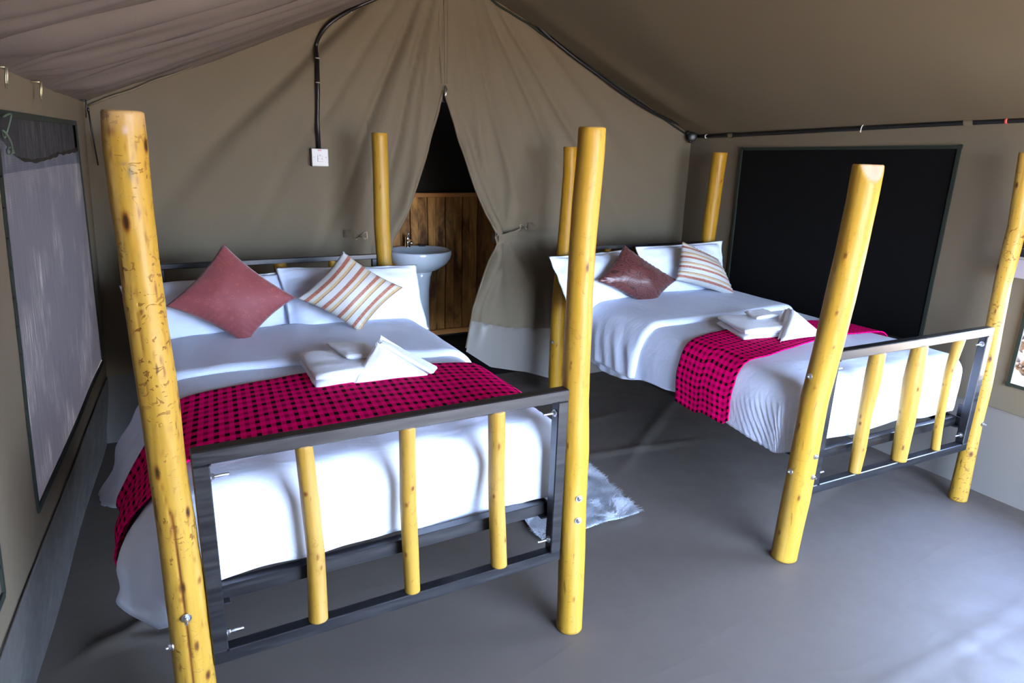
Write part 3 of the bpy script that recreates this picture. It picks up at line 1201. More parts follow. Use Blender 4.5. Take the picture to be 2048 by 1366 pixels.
def log(rows, key, nseg, nrow, rough, chip=None):
    """peeled pole from centre line rows (x, y, z, radius); knots and cracks become a colour attribute and relief"""
    zs = [r[2] for r in rows]
    g = Geo()
    mark, chipv, grey = [], [], []
    z1 = zs[-1]
    sd = (ord(key[0]) * 3.7 + ord(key[-1]) * 1.3)
    kn = KNOTS.get(key, [])
    vs, fs, uv = [], [], []
    for j in range(nrow + 1):
        z = z1 * j / nrow if zs[0] == 0 else lerp(zs[0], z1, j / nrow)
        x, y, r = (interp(z, zs, [q[i] for q in rows]) for i in (0, 1, 3))
        # gentle wander
        x += 0.002 * nz(z * 3, sd)
        y += 0.002 * nz(z * 3, sd, 4)
        for k in range(nseg):
            a = 2 * PI * k / nseg - PI
            rr = r * (1 + 0.030 * nz(math.cos(a) * 1.2 + sd, math.sin(a) * 1.2, z * 2.2) + rough * nz(math.cos(a) * 4, math.sin(a) * 4 + sd, z * 14))
            mk = 0.0
            gy = 0.0
            for (ka, kz, w, h, dp) in kn:
                da = (a - ka + PI) % (2 * PI) - PI
                q = (da * r / w) ** 2 + ((z - kz) / h) ** 2
                if q < 9:
                    e = min(1.0, 1.15 * math.exp(-q ** 1.5 * 1.1))
                    mk = max(mk, e * dp)
                    rr += 0.003 * math.exp(-q * 0.5) - 0.0025 * math.exp(-q * 2.5)
            if key == 'A':
                if z < 1.30:
                    ca = interp(z, [c[1] for c in CRACK_A[::-1]], [c[0] for c in CRACK_A[::-1]]) + 0.05 * nz(z * 11, 3)
                    da = abs((a - ca + PI) % (2 * PI) - PI) * r
                    wd = 0.0028 if z < 0.8 else 0.0014
                    if da < wd * 2.2:
                        e = math.exp(-(da / wd) ** 2)
                        mk = max(mk, 0.85 * e * (1.0 if z < 0.8 else 0.45))
                        rr -= 0.004 * e * (1.0 if z < 0.8 else 0.4)
                q = ((a + 1.45) * r / 0.006) ** 2 + ((z - 1.60) / 0.014) ** 2
                gy = math.exp(-q)
                q = ((a + 1.7) * r / 0.008) ** 2 + ((z - 1.618) / 0.004) ** 2
                gy = max(gy, 0.8 * math.exp(-q))
                mk = max(mk, 0.55 * max(0, nz(a * 5, z * 30, 2) - 0.15) * 2.2 * sstep(0.0, 0.2, nz(a * 2, z * 7, 8) + 0.1 * (1 if 0.95 < z < 1.45 else 0)))
            vs.append([x + rr * math.cos(a), y + rr * math.sin(a), z])
            uv.append((k / nseg, z))
            cp = 0.0
            if chip:
                d = math.cos(a - chip[0])
                cut = chip[1] - chip[2] * max(0, d - chip[3])
                if d > chip[3] and z > cut:
                    cp = sstep(0, 0.012, z - cut)
                    sh = (z - cut) * 0.55
                    vs[-1][0] -= sh * math.cos(a)
                    vs[-1][1] -= sh * math.sin(a)
            if key == 'A':
                cp = max(cp, 0.35 * sstep(z1 - 0.06, z1, z + 0.02 * nz(a * 3, 1)))
                cp = max(cp, math.exp(-(((a + 1.52) * r / 0.006) ** 2 + ((z - 1.685) / 0.009) ** 2) ** 2))
            mark.append(mk)
            chipv.append(cp)
            grey.append(gy)
    for j in range(nrow):
        for k in range(nseg):
            fs.append((j * nseg + k, j * nseg + (k + 1) % nseg, (j + 1) * nseg + (k + 1) % nseg, (j + 1) * nseg + k))
    # chamfered top and flat ends
    top = [vs[nrow * nseg + k] for k in range(nseg)]
    cx = sum(t[0] for t in top) / nseg
    cy = sum(t[1] for t in top) / nseg
    b = len(vs)
    for k in range(nseg):
        vs.append([lerp(cx, top[k][0], 0.93), lerp(cy, top[k][1], 0.93), top[k][2] + 0.004])
        uv.append((k / nseg, z1))
        mark.append(0)
        chipv.append(0.35)
        grey.append(0)
    for k in range(nseg):
        fs.append((nrow * nseg + k, nrow * nseg + (k + 1) % nseg, b + (k + 1) % nseg, b + k))
    vs.append([cx, cy, z1 + 0.004])
    uv.append((0, 0))
    mark.append(0.2)
    chipv.append(0.5)
    grey.append(0)
    for k in range(nseg):
        fs.append((b + k, b + (k + 1) % nseg, len(vs) - 1))
    fs.append(tuple(range(nseg - 1, -1, -1)))
    g.add(vs, fs, uv)
    g.attr = {'mark': mark, 'chip': chipv, 'grey': grey}
    return g


def bolt(c, d, shaft, name, parent, washer=True, head=True):
    """washer, hex nut and thread end sticking out along d"""
    g = Geo()
    ax = axes_from(d)
    c = Vector(c)
    if washer:
        g.lathe(c, [(0.0, -0.001), (0.0125, -0.001), (0.0125, 0.002), (0.0, 0.002)], 16, ax)
    g.lathe(c + ax[2] * 0.002, [(0.0, 0), (0.0078, 0), (0.0078, 0.006), (0.0066, 0.0075), (0.0, 0.0075)], 6, ax)
    if shaft:
        g.lathe(c + ax[2] * 0.009, [(0.0, 0), (0.0042, 0), (0.0042, shaft), (0.0035, shaft + 0.001), (0, shaft + 0.001)], 10, ax)
    return build(name, g, M['zinc'], parent, sharp=0.6)


class Frame:
    def __init__(self, o, yaw):
        self.o = Vector(o)
        self.x = Vector((math.cos(yaw), math.sin(yaw), 0))
        self.y = Vector((-math.sin(yaw), math.cos(yaw), 0))

    def p(self, x, y, z):
        return self.o + self.x * x + self.y * y + Vector((0, 0, z))

    def d(self, x, y, z):
        return self.x * x + self.y * y + Vector((0, 0, z))


def make_bed(fr, label, keys, woods, spind, hspind, group, zr=0.44):
    W, L = 1.22, 1.997
    zT, zB, r = 0.934, 0.302, 0.0557
    bed = root('bed', fr.p(W / 2, L / 2, 0), label, 'bed', group)
    for k, w in zip(keys, woods):
        chip = (-1.9, 1.657, 0.10, 0.35) if k == 'D' else None
        big = k in 'AE' or k in 'BD'
        g = log(POSTS[k], k, 64 if big else 32, 300 if k == 'A' else (180 if big else 80), 0.018 if k in 'AE' else 0.008, chip)
        po = build('post', g, M[w], bed)
        PO[k] = po
    ax = (fr.x, fr.y, Vector((0, 0, 1)))

    def rect_frame(name, yc, zt, zb, t=0.04):
        g = Geo()
        xl, xr = r, W - r
        g.box(fr.p((xl + xr) / 2, yc, zt - t / 2), (xr - xl, t, t), ax, 0.003)
        g.box(fr.p((xl + xr) / 2, yc, zb + t / 2), (xr - xl, t, t), ax, 0.003)
        for x in (xl + t / 2, xr - t / 2):
            g.box(fr.p(x, yc, (zt + zb) / 2), (t, t, zt - zb - 2 * t), ax, 0.003)
        # weld beads at the mitred corners
        for x in (xl + t, xr - t):
            for z in (zt - t, zb + t):
                g.lathe(fr.p(x, yc - t / 2, z), [(0.0, -0.004), (0.004, -0.002), (0.0045, 0.002), (0.0, 0.004)], 8)
        return build(name, g, M['steel'], bed, smooth=False)
    foot = rect_frame('footboard', 0.0, zT, zB)
    head = rect_frame('headboard', L, 1.0756, zB + 0.1, 0.028)
    for parent, y, items, z0, z1 in ((foot, 0.0, spind, zB + 0.04, zT - 0.04), (head, L, hspind, zB + 0.128, 1.0476)):
        for i, it in enumerate(items):
            rows = []
            for (x, z, rr) in it:
                P = fr.p(x, y, z)
                rows.append([P.x, P.y, z, rr])
            rows[0][2] = z0
            rows[-1][2] = z1
            key = 's%d%s' % (i, 'A' if fr is F1 else 'B')
            KNOTS[key] = [((-PI / 2 + random.uniform(-1, 0.6) - (0.9 if fr is F2 else 0)), random.uniform(z0 + 0.05, z1 - 0.05), 0.004, random.uniform(0.007, 0.013), random.uniform(0.5, 0.95)) for _ in range(3)]
            g = log(rows, key, 32, 130, 0.014)
            build('spindle', g, M['wood_d'] if parent is foot else M['wood_c'], parent)
    # side rails and cross rails carrying the mattress
    for x in (0.075, W - 0.075):
        g = Geo()
        g.box(fr.p(x, L / 2, zr), (0.006, L - 0.04, 0.045), ax, 0.001)
        g.box(fr.p(x + (0.02 if x < 0.5 else -0.02), L / 2, zr - 0.020), (0.04, L - 0.04, 0.006), ax, 0.001)
        build('side_rail', g, M['steel'], bed, smooth=False)
    for y in (0.06, 0.55, 1.0, 1.45, 1.93):
        g = Geo()
        g.box(fr.p(W / 2, y, zr), (W - 0.17, 0.035, 0.045), ax, 0.002)
        build('cross_rail', g, M['steel'], bed, smooth=False)
    # bracket plates joining rails to the end frames
    for x in (0.055, W - 0.055):
        for y in (0.03, L - 0.03):
            g = Geo()
            g.box(fr.p(x, y, zr + 0.02), (0.006, 0.06, 0.12), ax, 0.001)
            build('bracket', g, M['steel'], bed, smooth=False)
    # bolts through the frame uprights, thread ends pointing into the frame
    for x, d in ((r + 0.04, 1), (W - r - 0.04, -1)):
        for z in (0.852, 0.384):
            bolt(fr.p(x, 0.0, z), fr.d(d, 0, 0), 0.034, 'bolt', foot)
    return bed


PO = {}
F1 = Frame((-0.0465, 1.6878, 0), 0.01865)
F2 = Frame((2.2758, 1.6565, 0), -0.01529)
SP1 = [[(0.3398, 0.3187, 0.0275), (0.3434, 0.5687, 0.0245), (0.3364, 0.7281, 0.0255), (0.328, 0.8991, 0.0235)],
       [(0.6289, 0.3099, 0.0235), (0.6246, 0.4868, 0.0245), (0.6193, 0.6588, 0.0250), (0.6193, 0.9002, 0.0240)],
       [(0.9328, 0.3148, 0.027), (0.9182, 0.5856, 0.0265), (0.9152, 0.6752, 0.027), (0.9097, 0.8946, 0.0272)]]
SP2 = [[(0.3501, 0.32, 0.0255), (0.3534, 0.446, 0.0285), (0.3465, 0.6128, 0.0280), (0.3541, 0.7723, 0.0345), (0.354, 0.8885, 0.031)],
       [(0.6564, 0.3234, 0.0345), (0.6551, 0.5147, 0.0365), (0.6396, 0.7348, 0.041), (0.6392, 0.8934, 0.0325)],
       [(0.9353, 0.3297, 0.0205), (0.9146, 0.5228, 0.019), (0.9012, 0.725, 0.0187), (0.9302, 0.8961, 0.0245)]]
HS1 = [[(x, 0.45, q), (x, 0.8, q), (x, 1.03, q)] for x, q in ((0.33, 0.026), (0.634, 0.032), (0.911, 0.020))]
HS2 = [[(x, 0.45, q), (x, 0.8, q), (x, 1.03, q)] for x, q in ((0.34, 0.027), (0.648, 0.024), (0.948, 0.024))]
bed1 = make_bed(F1, 'nearer left double bed of marked yellow poles with black steel ends', 'ABCH', ('wood_a', 'wood_b', 'wood_b', 'wood_b'), SP1, HS1, 'pole beds in the tent', 0.478)
bed2 = make_bed(F2, 'farther right double bed of yellow poles against the black window screen', 'DEFG', ('wood_b', 'wood_a', 'wood_c', 'wood_c'), SP2, HS2, 'pole beds in the tent')


def post_bolt(k, th, z, parent, shaft=0.004):
    rows = POSTS[k]
    x, y, r = (interp(z, [q[2] for q in rows], [q[i] for q in rows]) for i in (0, 1, 3))
    d = Vector((math.cos(th), math.sin(th), 0))
    bolt(Vector((x, y, z)) + d * (r * 1.005), d, shaft, 'bolt', parent)


post_bolt('A', -1.62, 0.497, PO['A'], 0.016)
post_bolt('A', -2.75, 0.405, PO['A'], 0.006)
post_bolt('B', -1.72, 0.545, PO['B'])
post_bolt('B', -1.74, 0.462, PO['B'])
post_bolt('D', 2.98, 0.84, PO['D'], 0.002)
post_bolt('D', 2.98, 0.42, PO['D'], 0.002)
post_bolt('D', -1.60, 0.505, PO['D'], 0.002)
post_bolt('D', -1.50, 0.412, PO['D'], 0.008)
post_bolt('E', -1.55, 0.43, PO['E'], 0.008)
post_bolt('F', -2.75, 0.44, PO['F'], 0.002)


# ------------------------------------------------------------------ bedding
def drape(fr, xl, xr, yf, yb, zt, R, off, flare_l, flare_r, crown=0.012, wrinkle=None, flare_f=0.0):
    """returns f(x, y): sheet coordinates (metres, beyond the core edges it hangs down) -> world point"""
    def f(x, y):
        cx = max(xl, min(xr, x))
        cy = max(yf, min(yb, y))
        dx, dy = x - cx, y - cy
        d = math.hypot(dx, dy)
        tx = (cx - xl) / (xr - xl)
        z = zt + off + crown * math.sin(PI * tx) ** 0.6
        if d < 1e-6:
            n = (0, 0)
            h = w = 0.0
        else:
            n = (dx / d, dy / d)
            fl = (flare_l(y) if dx < 0 else flare_r(y)) * n[0] ** 2 + flare_f * n[1] ** 2
            tm = PI / 2 - fl
            a = min(d / R, tm)
            e = max(0.0, d - R * tm)
            h = (R + off) * math.sin(a) + e * math.cos(tm)
            w = (R + off) * (1 - math.cos(a)) + e * math.sin(tm)
        px, py, pz = cx + n[0] * h, cy + n[1] * h, z - w
        if wrinkle:
            wx, wy, wz = wrinkle(x, y, d, n)
            px += wx
            py += wy
            pz += wz
        return fr.p(px, py, pz)
    return f


def box_mattress(fr, x0, x1, y0, y1, z0, z1, R, sag=None):
    """rounded mattress in a tight sheet"""
    g = Geo()
    bm = bmesh.new()
    bmesh.ops.create_cube(bm, size=1.0)
    for v in bm.verts:
        v.co = Vector((lerp(x0, x1, v.co.x + 0.5), lerp(y0, y1, v.co.y + 0.5), lerp(z0, z1, v.co.z + 0.5)))
    bmesh.ops.bevel(bm, geom=bm.edges[:], offset=R, segments=6, affect='EDGES', profile=0.5)
    bmesh.ops.subdivide_edges(bm, edges=[e for e in bm.edges if e.calc_length() > 0.2], cuts=40, use_grid_fill=True)
    bm.verts.index_update()
    vs = []
    for v in bm.verts:
        x, y, z = v.co
        if sag:
            x, y, z = sag(x, y, z)
        vs.append(fr.p(x, y, z))
    g.add(vs, [[v.index for v in f.verts] for f in bm.faces])
    bm.free()
    return g


def matt1(x, y, z):
    b = 1 - abs((z - 0.60) / 0.15) ** 2
    n = 0.006 * nz(x * 5, y * 5, z * 6)
    if y < 0.3:
        y -= 0.012 * max(0, b) + n
        if z < 0.52:
            z += 0.010 * nz(x * 9, 2) + 0.012 * math.sin(x * 7.0) * 0.5
    return x, y + n, z + 0.3 * n


g = box_mattress(F1, 0.075, 1.145, 0.10, 1.93, 0.502, 0.738, 0.06, matt1)
o = build('mattress', g, M['linen'], origin=F1.p(0.6, 1.0, 0.465))
tag(o, 'thick mattress in a white fitted sheet behind the nearer left footboard', 'mattress', 'mattresses')


def matt2(x, y, z):
    n = 0.006 * nz(x * 5 + 4, y * 5, z * 6)
    if y < 0.3:
        b = 1 - abs((z - 0.60) / 0.15) ** 2
        y -= 0.014 * max(0, b) + n
        if z < 0.53:
            z += 0.010 * nz(x * 8, 7) + 0.008 * math.sin(x * 11)
    return x, y + n, z + 0.3 * n


g = box_mattress(F2, 0.08, 1.15, 0.115, 1.93, 0.466, 0.730, 0.06, matt2)
o = build('mattress', g, M['linen'], origin=F2.p(0.6, 1.0, 0.465))
tag(o, 'thick mattress in a white fitted sheet behind the farther right footboard', 'mattress', 'mattresses')


def sheet(f, x0, x1, y0, y1, hem_l, hem_r, nx, ny, hem_f=None, thick=0.0, uvs=1.0):
    """x0/x1 core edges, hem_l(y)/hem_r(y) lengths hanging beyond them"""
    g = Geo()

    def fn(a, b):
        y = lerp(y0, y1, b)
        l, r = x0 - hem_l(y), x1 + hem_r(y)
        x = lerp(l, r, a)
        return f(x, y)

    def uvf(a, b):
        y = lerp(y0, y1, b)
        return (lerp(x0 - hem_l(y), x1 + hem_r(y), a) * uvs, y * uvs)
    g.grid(fn, nx, ny, uvfn=uvf)
    return g


def solid(o, t, off=-1):
    s = o.modifiers.new('cloth_thickness', 'SOLIDIFY')
    s.thickness = t
    s.offset = off
    return o


# left bed duvet -------------------------------------------------
D1 = dict(xl=0.10, xr=1.16, yf=0.175, yb=3.0, zt=0.766, R=0.11)


def fl1(y):
    return (0.50 + 0.14 * sstep(0.7, 0.95, y)) * sstep(0.10, 0.32, y) * (1 - 0.85 * sstep(1.25, 1.55, y)) + 0.02


def wr1(x, y, d, n):
    k = 0.006 * nz(x * 3, y * 3, 1) + 0.0035 * nz(x * 9, y * 5, 2)
    if d > 0.08 and n[0] < -0.3:
        s = sstep(0.08, 0.3, d)
        k2 = s * (0.030 * nz(y * 7.0, d * 1.2, 5) + 0.014 * nz(y * 17, d * 2, 6)) - 0.035 * math.exp(-((d - 0.30) / 0.13) ** 2 - ((y - 0.3) / 0.25) ** 2) + 0.03 * sstep(0.38, 0.5, d)
        return (k2, 0.02 * s * nz(y * 4, d * 3), 0.006 * nz(y * 8, d * 5))
    if d > 0.07 and n[0] > 0.3:
        k2 = sstep(0.07, 0.25, d) * 0.014 * nz(y * 6, d * 2, 7)
        return (k2, 0, 0)
    if d > 0.03 and n[1] < -0.5:
        low = sstep(0.12, 0.34, d)
        return (0, 0.006 * nz(x * 6, d * 8, 2) + 0.05 * low * math.exp(-((x - 0.86) / 0.17) ** 2), low * (0.010 * nz(x * 7, 2) - 0.085 * math.exp(-((x - 0.86) / 0.15) ** 2)))
    return (0, 0, k)


def hl1(y):
    return interp(y, [0.05, 0.12, 0.2, 0.34, 0.5, 0.7, 0.95, 1.07, 1.2, 1.32, 1.6], [0.42, 0.47, 0.53, 0.52, 0.40, 0.42, 0.56, 0.58, 0.35, 0.18, 0.14])


def hr1(y):
    return interp(y, [0.05, 0.15, 0.3, 0.5, 0.9, 1.3, 1.6], [0.22, 0.26, 0.34, 0.36, 0.36, 0.30, 0.20])


fd1 = drape(F1, off=0.0, flare_l=fl1, flare_r=lambda y: 0.50 * sstep(0.10, 0.26, y) * (1 - 0.6 * sstep(0.4, 0.8, y)), wrinkle=wr1, **D1)
def rounded(h, yf, dmax):
    """hem that rounds off towards the tucked-in foot end"""
    def f(y):
        if y >= yf:
            return h(y)
        return max(0.002, h(yf) * math.sqrt(max(0.0, 1 - ((yf - y) / dmax) ** 2)))
    return f


g = sheet(fd1, D1['xl'], D1['xr'], -0.148, 1.72, rounded(hl1, 0.175, 0.352), rounded(hr1, 0.175, 0.352), 110, 140)
duv1 = build('duvet', g, M['linen'], origin=F1.p(0.61, 1.0, 0.72))
tag(duv1, 'white duvet on the nearer left bed, one corner trailing over its left side', 'duvet', 'white duvets')
solid(duv1, 0.012)
# folded-back band
ff1 = drape(F1, off=0.026, flare_l=fl1, flare_r=lambda y: 0.22, wrinkle=wr1, **D1)


def fold_geo(f, x0, x1, hl, hr, yfront, yback, nx, ny, f_in):
    g = Geo()

    def fn(a, b):
        xa = lerp(x0 - hl, x1 + hr, a)
        yf_ = yfront(a)
        if b < 0.2:                               # soft roll at the front edge, down to the duvet
            t = b / 0.2
            p = f(xa, yf_ + 0.05 * t)
            q = f_in(xa, yf_ + 0.012 + 0.05 * t)
            return q.lerp(p, math.sin(t * PI / 2) ** 0.6)
        t = (b - 0.2) / 0.8
        return f(xa, lerp(yf_ + 0.05, yback, t))
    g.grid(fn, nx, ny)
    return g


g = fold_geo(ff1, D1['xl'], D1['xr'], 0.16, 0.26, lambda a: lerp(1.09, 0.91, a) + 0.012 * math.sin(a * 5), 1.62, 90, 44, fd1)
fold1 = build('turned_down_fold', g, M['linen'], duv1)
solid(fold1, 0.02)

# right bed duvet ------------------------------------------------
D2 = dict(xl=0.10, xr=1.14, yf=0.16, yb=3.0, zt=0.758, R=0.085)


def wr2(x, y, d, n):
    k = 0.006 * nz(x * 3 + 9, y * 3, 1) + 0.003 * nz(x * 8, y * 5 + 4, 2)
    if d > 0.05 and n[0] < -0.2:
        s = sstep(0.05, 0.25, d)
        cn = math.exp(-((y - 0.16) / 0.22) ** 2)
        k2 = s * (0.014 * nz(y * 4.0, d * 1.5, 5) + 0.006 * nz(y * 11, d * 2.5, 6)) - 0.022 * s * math.exp(-((d - 0.18) / 0.12) ** 2)
        k2 += cn * s * 0.0045 * math.sin((y * 1.0 + d * 0.6) * 190 + 3 * nz(y * 6, d * 6))
        k2 += 0.004 * s * math.sin(y * 60 + d * 9 + 4 * nz(y * 2, d)) * sstep(0.9, 1.3, y)
        return (k2, 0.008 * nz(y * 5, d * 6) * s, 0.006 * nz(y * 8, d * 5))
    if d > 0.03 and n[1] < -0.5:
        return (0, 0.008 * nz(x * 5, d * 7, 2), sstep(0.15, 0.3, d) * (0.010 * nz(x * 6, 7) + 0.006 * math.sin(x * 11)))
    return (0, 0, k)


def hl2(y):
    return 0.345 + 0.025 * math.sin(y * 5.5 + 0.6) + 0.016 * nz(y * 5, 3) + 0.05 * sstep(1.0, 1.5, y)


fd2 = drape(F2, off=0.0, flare_l=lambda y: 0.06, flare_r=lambda y: 0.05, wrinkle=wr2, **D2)
g = sheet(fd2, D2['xl'], D2['xr'], -0.168, 1.74, rounded(hl2, 0.16, 0.335), rounded(lambda y: 0.24, 0.16, 0.335), 120, 170)
duv2 = build('duvet', g, M['linen'], origin=F2.p(0.61, 1.0, 0.72))
tag(duv2, 'white duvet on the farther right bed, tucked close with creased left corner', 'duvet', 'white duvets')
solid(duv2, 0.012)
ff2 = drape(F2, off=0.030, flare_l=lambda y: 0.07, flare_r=lambda y: 0.05, wrinkle=wr2, **D2)
g = fold_geo(ff2, D2['xl'], D2['xr'], 0.36, 0.16, lambda a: 1.09 + 0.05 * (1 - sstep(0.0, 0.25, a)) + 0.06 * sstep(0.5, 1, a) - 0.03 * math.sin(a * PI), 1.68, 100, 50, fd2)
fold2 = build('turned_down_fold', g, M['linen'], duv2)
solid(fold2, 0.02)


# checked blankets -----------------------------------------------
def blanket(f, x0, x1, y0, y1, hl, hr, nx, ny, skew, label, fr):
    g = Geo()

    def fn(a, b):
        y = lerp(y0(a), y1(a), b)
        x = lerp(x0 - hl(b), x1 + hr, a)
        return f(x, y)

    def uvf(a, b):
        return (a * (x1 - x0 + hl(b) + hr), b * 0.36 + skew * a)
    g.grid(fn, nx, ny, uvfn=uvf)
    o = build('blanket', g, M['shuka'], origin=fr.p(0.6, 0.6, 0.75))
    tag(o, label, 'blanket', 'checked blankets')
    solid(o, 0.006, 1)
    return o


def flb(y):
    return 0.80


fb1 = drape(F1, off=0.016, flare_l=fl1, flare_r=lambda y: 0.2, wrinkle=wr1, **D1)
blanket(fb1, D1['xl'], D1['xr'], lambda a: 0.27 + 0.02 * math.sin(a * 3) + 0.10 * (1 - sstep(0, 0.30, a)), lambda a: 0.76 + 0.12 * math.sin(PI * min(1, max(0, (a - 0.15) / 0.85))) - 0.02 * (1 - sstep(0, 0.3, a)),
        lambda b: 0.47 - 0.05 * b, 0.06, 130, 40, 0.0, 'magenta and black checked blanket laid across the foot of the left bed', F1)
fb2 = drape(F2, off=0.016, flare_l=lambda y: 0.07, flare_r=lambda y: 0.05, wrinkle=wr2, **D2)
blanket(fb2, D2['xl'], D2['xr'], lambda a: 0.415 + 0.11 * sstep(0.2, 0.7, a), lambda a: 0.79 + 0.06 * math.sin(PI * sstep(0.15, 0.9, a)) - 0.02 * sstep(0.6, 1, a),
        lambda b: 0.355 - 0.015 * b + 0.02 * sstep(0.45, 0.6, b) - 0.03 * (1 - sstep(0.0, 0.1, b)), 0.16, 130, 40, 0.0, 'red and black checked blanket laid across the foot of the right bed', F2)


# pillows and cushions -------------------------------------------
def cushion(TL, BL, BR, TR, T, pinch, front=0.6, flange=0.0, n=30, seed=0.0, power=0.62, wr=0.004, droop=0.0, uvscale=1.0):
    TL, BL, BR, TR = map(Vector, (TL, BL, BR, TR))
    nrm = (TR - BL).cross(TL - BR).normalized()
    if nrm.y > 0:
        nrm = -nrm
    C = (TL + BL + BR + TR) / 4

    def base(a, b):
        # concave sides: the middle of every edge is pulled in
        s, t = 2 * a - 1, 2 * b - 1
        s2 = s * (1 - pinch * (1 - t * t))
        t2 = t * (1 - pinch * (1 - s * s))
        a2, b2 = (s2 + 1) / 2, (t2 + 1) / 2
        p = BL.lerp(BR, a2).lerp(TL.lerp(TR, a2), b2)
        return p

    g = Geo()
    for side in (1, -1):
        def fn(a, b, side=side):
            s, t = 2 * a - 1, 2 * b - 1
            fs, ft = s / (1 - flange) if flange else s, t / (1 - flange) if flange else t
            if flange:
                fs = max(-1, min(1, fs))
                ft = max(-1, min(1, ft))
            k = max(0.0, (1 - fs * fs)) * max(0.0, (1 - ft * ft))
            h = T * (front if side > 0 else 1 - front) * (k ** power)
            h += wr * k ** 0.3 * nz(s * 2.5 + seed, t * 2.5, 3 * side) * (1 if k > 0 else 0)
            # gather lines running in from the seams
            ed = min(1 - abs(s), 1 - abs(t))
            h += (0.15 if flange else 0.8) * wr * math.exp(-(ed / 0.18)) * min(1, ed * 25) * math.sin((s if abs(t) > abs(s) else t) * 38 + seed * 3 + 4 * nz(s * 3, t * 3, seed))
            if flange:
                h = max(h, 0.003 * min(1.0, min(1 - abs(s), 1 - abs(t)) * 60))
            p = base(a, b) + nrm * (side * h)
            if flange:
                p += nrm * (0.010 * nz(s * 4 + seed, t * 4, 2)) * (1 - k)
            p.z -= droop * abs(s) ** 3
            return p
        g.grid(fn, n, n, uvfn=lambda a, b: (a * uvscale, b * uvscale), flip=(side < 0) ^ False)
    return g


def weld(o, d=0.0004):
    w = o.modifiers.new('weld', 'WELD')
    w.merge_threshold = d
    return o


def pillow(c, label, T=0.15, seed=0.0, **kw):
    g = cushion(*c, T=T, pinch=0.035, front=0.62, flange=0.075, seed=seed, wr=0.013, power=0.5, n=54, **kw)
    o = build('pillow', g, M['linen'])
    tag(o, label, 'pillow', 'white bed pillows')
    weld(o)
    return o


pillow([(-0.195, 3.545, 1.005), (-0.165, 3.33, 0.72), (0.535, 3.335, 0.72), (0.585, 3.55, 1.035)], 'white pillow behind the dusty red cushion on the left bed', 0.15, 1.0)
pillow([(0.50, 3.515, 1.06), (0.515, 3.305, 0.735), (1.245, 3.30, 0.715), (1.255, 3.52, 1.035)], 'white pillow behind the striped cushion on the left bed', 0.15, 2.3)
pillow([(2.10, 3.50, 1.045), (2.16, 3.30, 0.70), (2.80, 3.33, 0.72), (2.70, 3.53, 1.06)], 'white pillow behind the rust red satin cushion on the right bed', 0.16, 3.1)
pillow([(2.765, 3.50, 1.08), (2.78, 3.34, 0.735), (3.48, 3.36, 0.75), (3.56, 3.52, 1.09)], 'white pillow behind the striped cushion on the right bed', 0.15, 4.7)


def throw(corners, m, T, label, seed, group, pinch=0.10, **kw):
    g = cushion(*corners, T=T, pinch=pinch, front=0.55, seed=seed, n=44, wr=0.006, **kw)
    o = build('cushion', g, m)
    tag(o, label, 'cushion', group)
    weld(o)
    return o


def push(pts, d):
    return [(p[0] + d[0], p[1] + d[1], p[2] + d[2]) for p in pts]


# order: top-left, bottom-left, bottom-right, top-right of the square before it is tipped on its corner
throw([(0.252, 3.313, 1.216), (-0.012, 3.227, 0.962), (0.297, 3.155, 0.772), (0.545, 3.226, 0.96)], M['red1'], 0.13, 'dusty red patterned cushion tipped on its corner on the left bed', 1.4, 'red cushions')
throw([(0.786, 3.256, 1.167), (0.542, 3.187, 0.963), (0.816, 3.118, 0.786), (1.066, 3.193, 0.98)], M['stripe'], 0.12, 'cream cushion with diagonal rust stripes on the left bed', 2.2, 'striped cushions')
throw([(2.546, 3.336, 1.124), (2.307, 3.266, 0.922), (2.69, 3.195, 0.732), (2.935, 3.256, 0.892)], M['red2'], 0.14, 'rust red satin cushion with dark swirls on the right bed', 5.0, 'red cushions')
throw([(3.0, 3.318, 1.132), (2.903, 3.239, 0.897), (3.403, 3.185, 0.759), (3.29, 3.277, 1.009)], M['stripe2'], 0.15, 'cream cushion with sideways rust stripes on the right bed', 6.1, 'striped cushions', pinch=0.05)


# towels ----------------------------------------------------------
def folded_towel(pts, z, layers, t, seed, name, label, group, roll=0.5):
    """pts: 4 plan corners (near-left, near-right, far-right, far-left); layers of terry with a rounded fold on the left edge"""
    P = [Vector((p[0], p[1], 0)) for p in pts]
    g = Geo()
    for k in range(layers):
        ins = 0.012 * k + 0.006 * nz(k * 2.1 + seed)
        z0 = z + t * k

        def fn(a, b, k=k, ins=ins, z0=z0):
            # a runs round the section: bottom -> left fold -> top -> right edge
            w = 1.0
            ang = a * 2 * PI
            cs, sn = math.cos(ang), math.sin(ang)
            e = 0.35
            sx = abs(cs) ** e * (1 if cs > 0 else -1)
            sz = abs(sn) ** 0.8 * (1 if sn > 0 else -1)
            u = 0.5 + 0.5 * sx * (1 - ins)
            bb = ins * 0.4 + b * (1 - ins * 0.8)
            p = P[0].lerp(P[1], u).lerp(P[3].lerp(P[2], u), bb)
            end = min(1.0, min(b, 1 - b) / 0.05) ** 0.5
            p.z = z0 + t * 0.5 + t * 0.53 * sz * end + 0.004 * nz(u * 5 + seed, b * 5, k) + 0.004 * math.sin(u * 2.5 + seed)
            p.x += 0.004 * nz(b * 7, k + seed)
            return p
        g.grid(fn, 44, 26, flip=True)
    o = build(name, g, M['towel'])
    tag(o, label, 'towel', group)
    return o


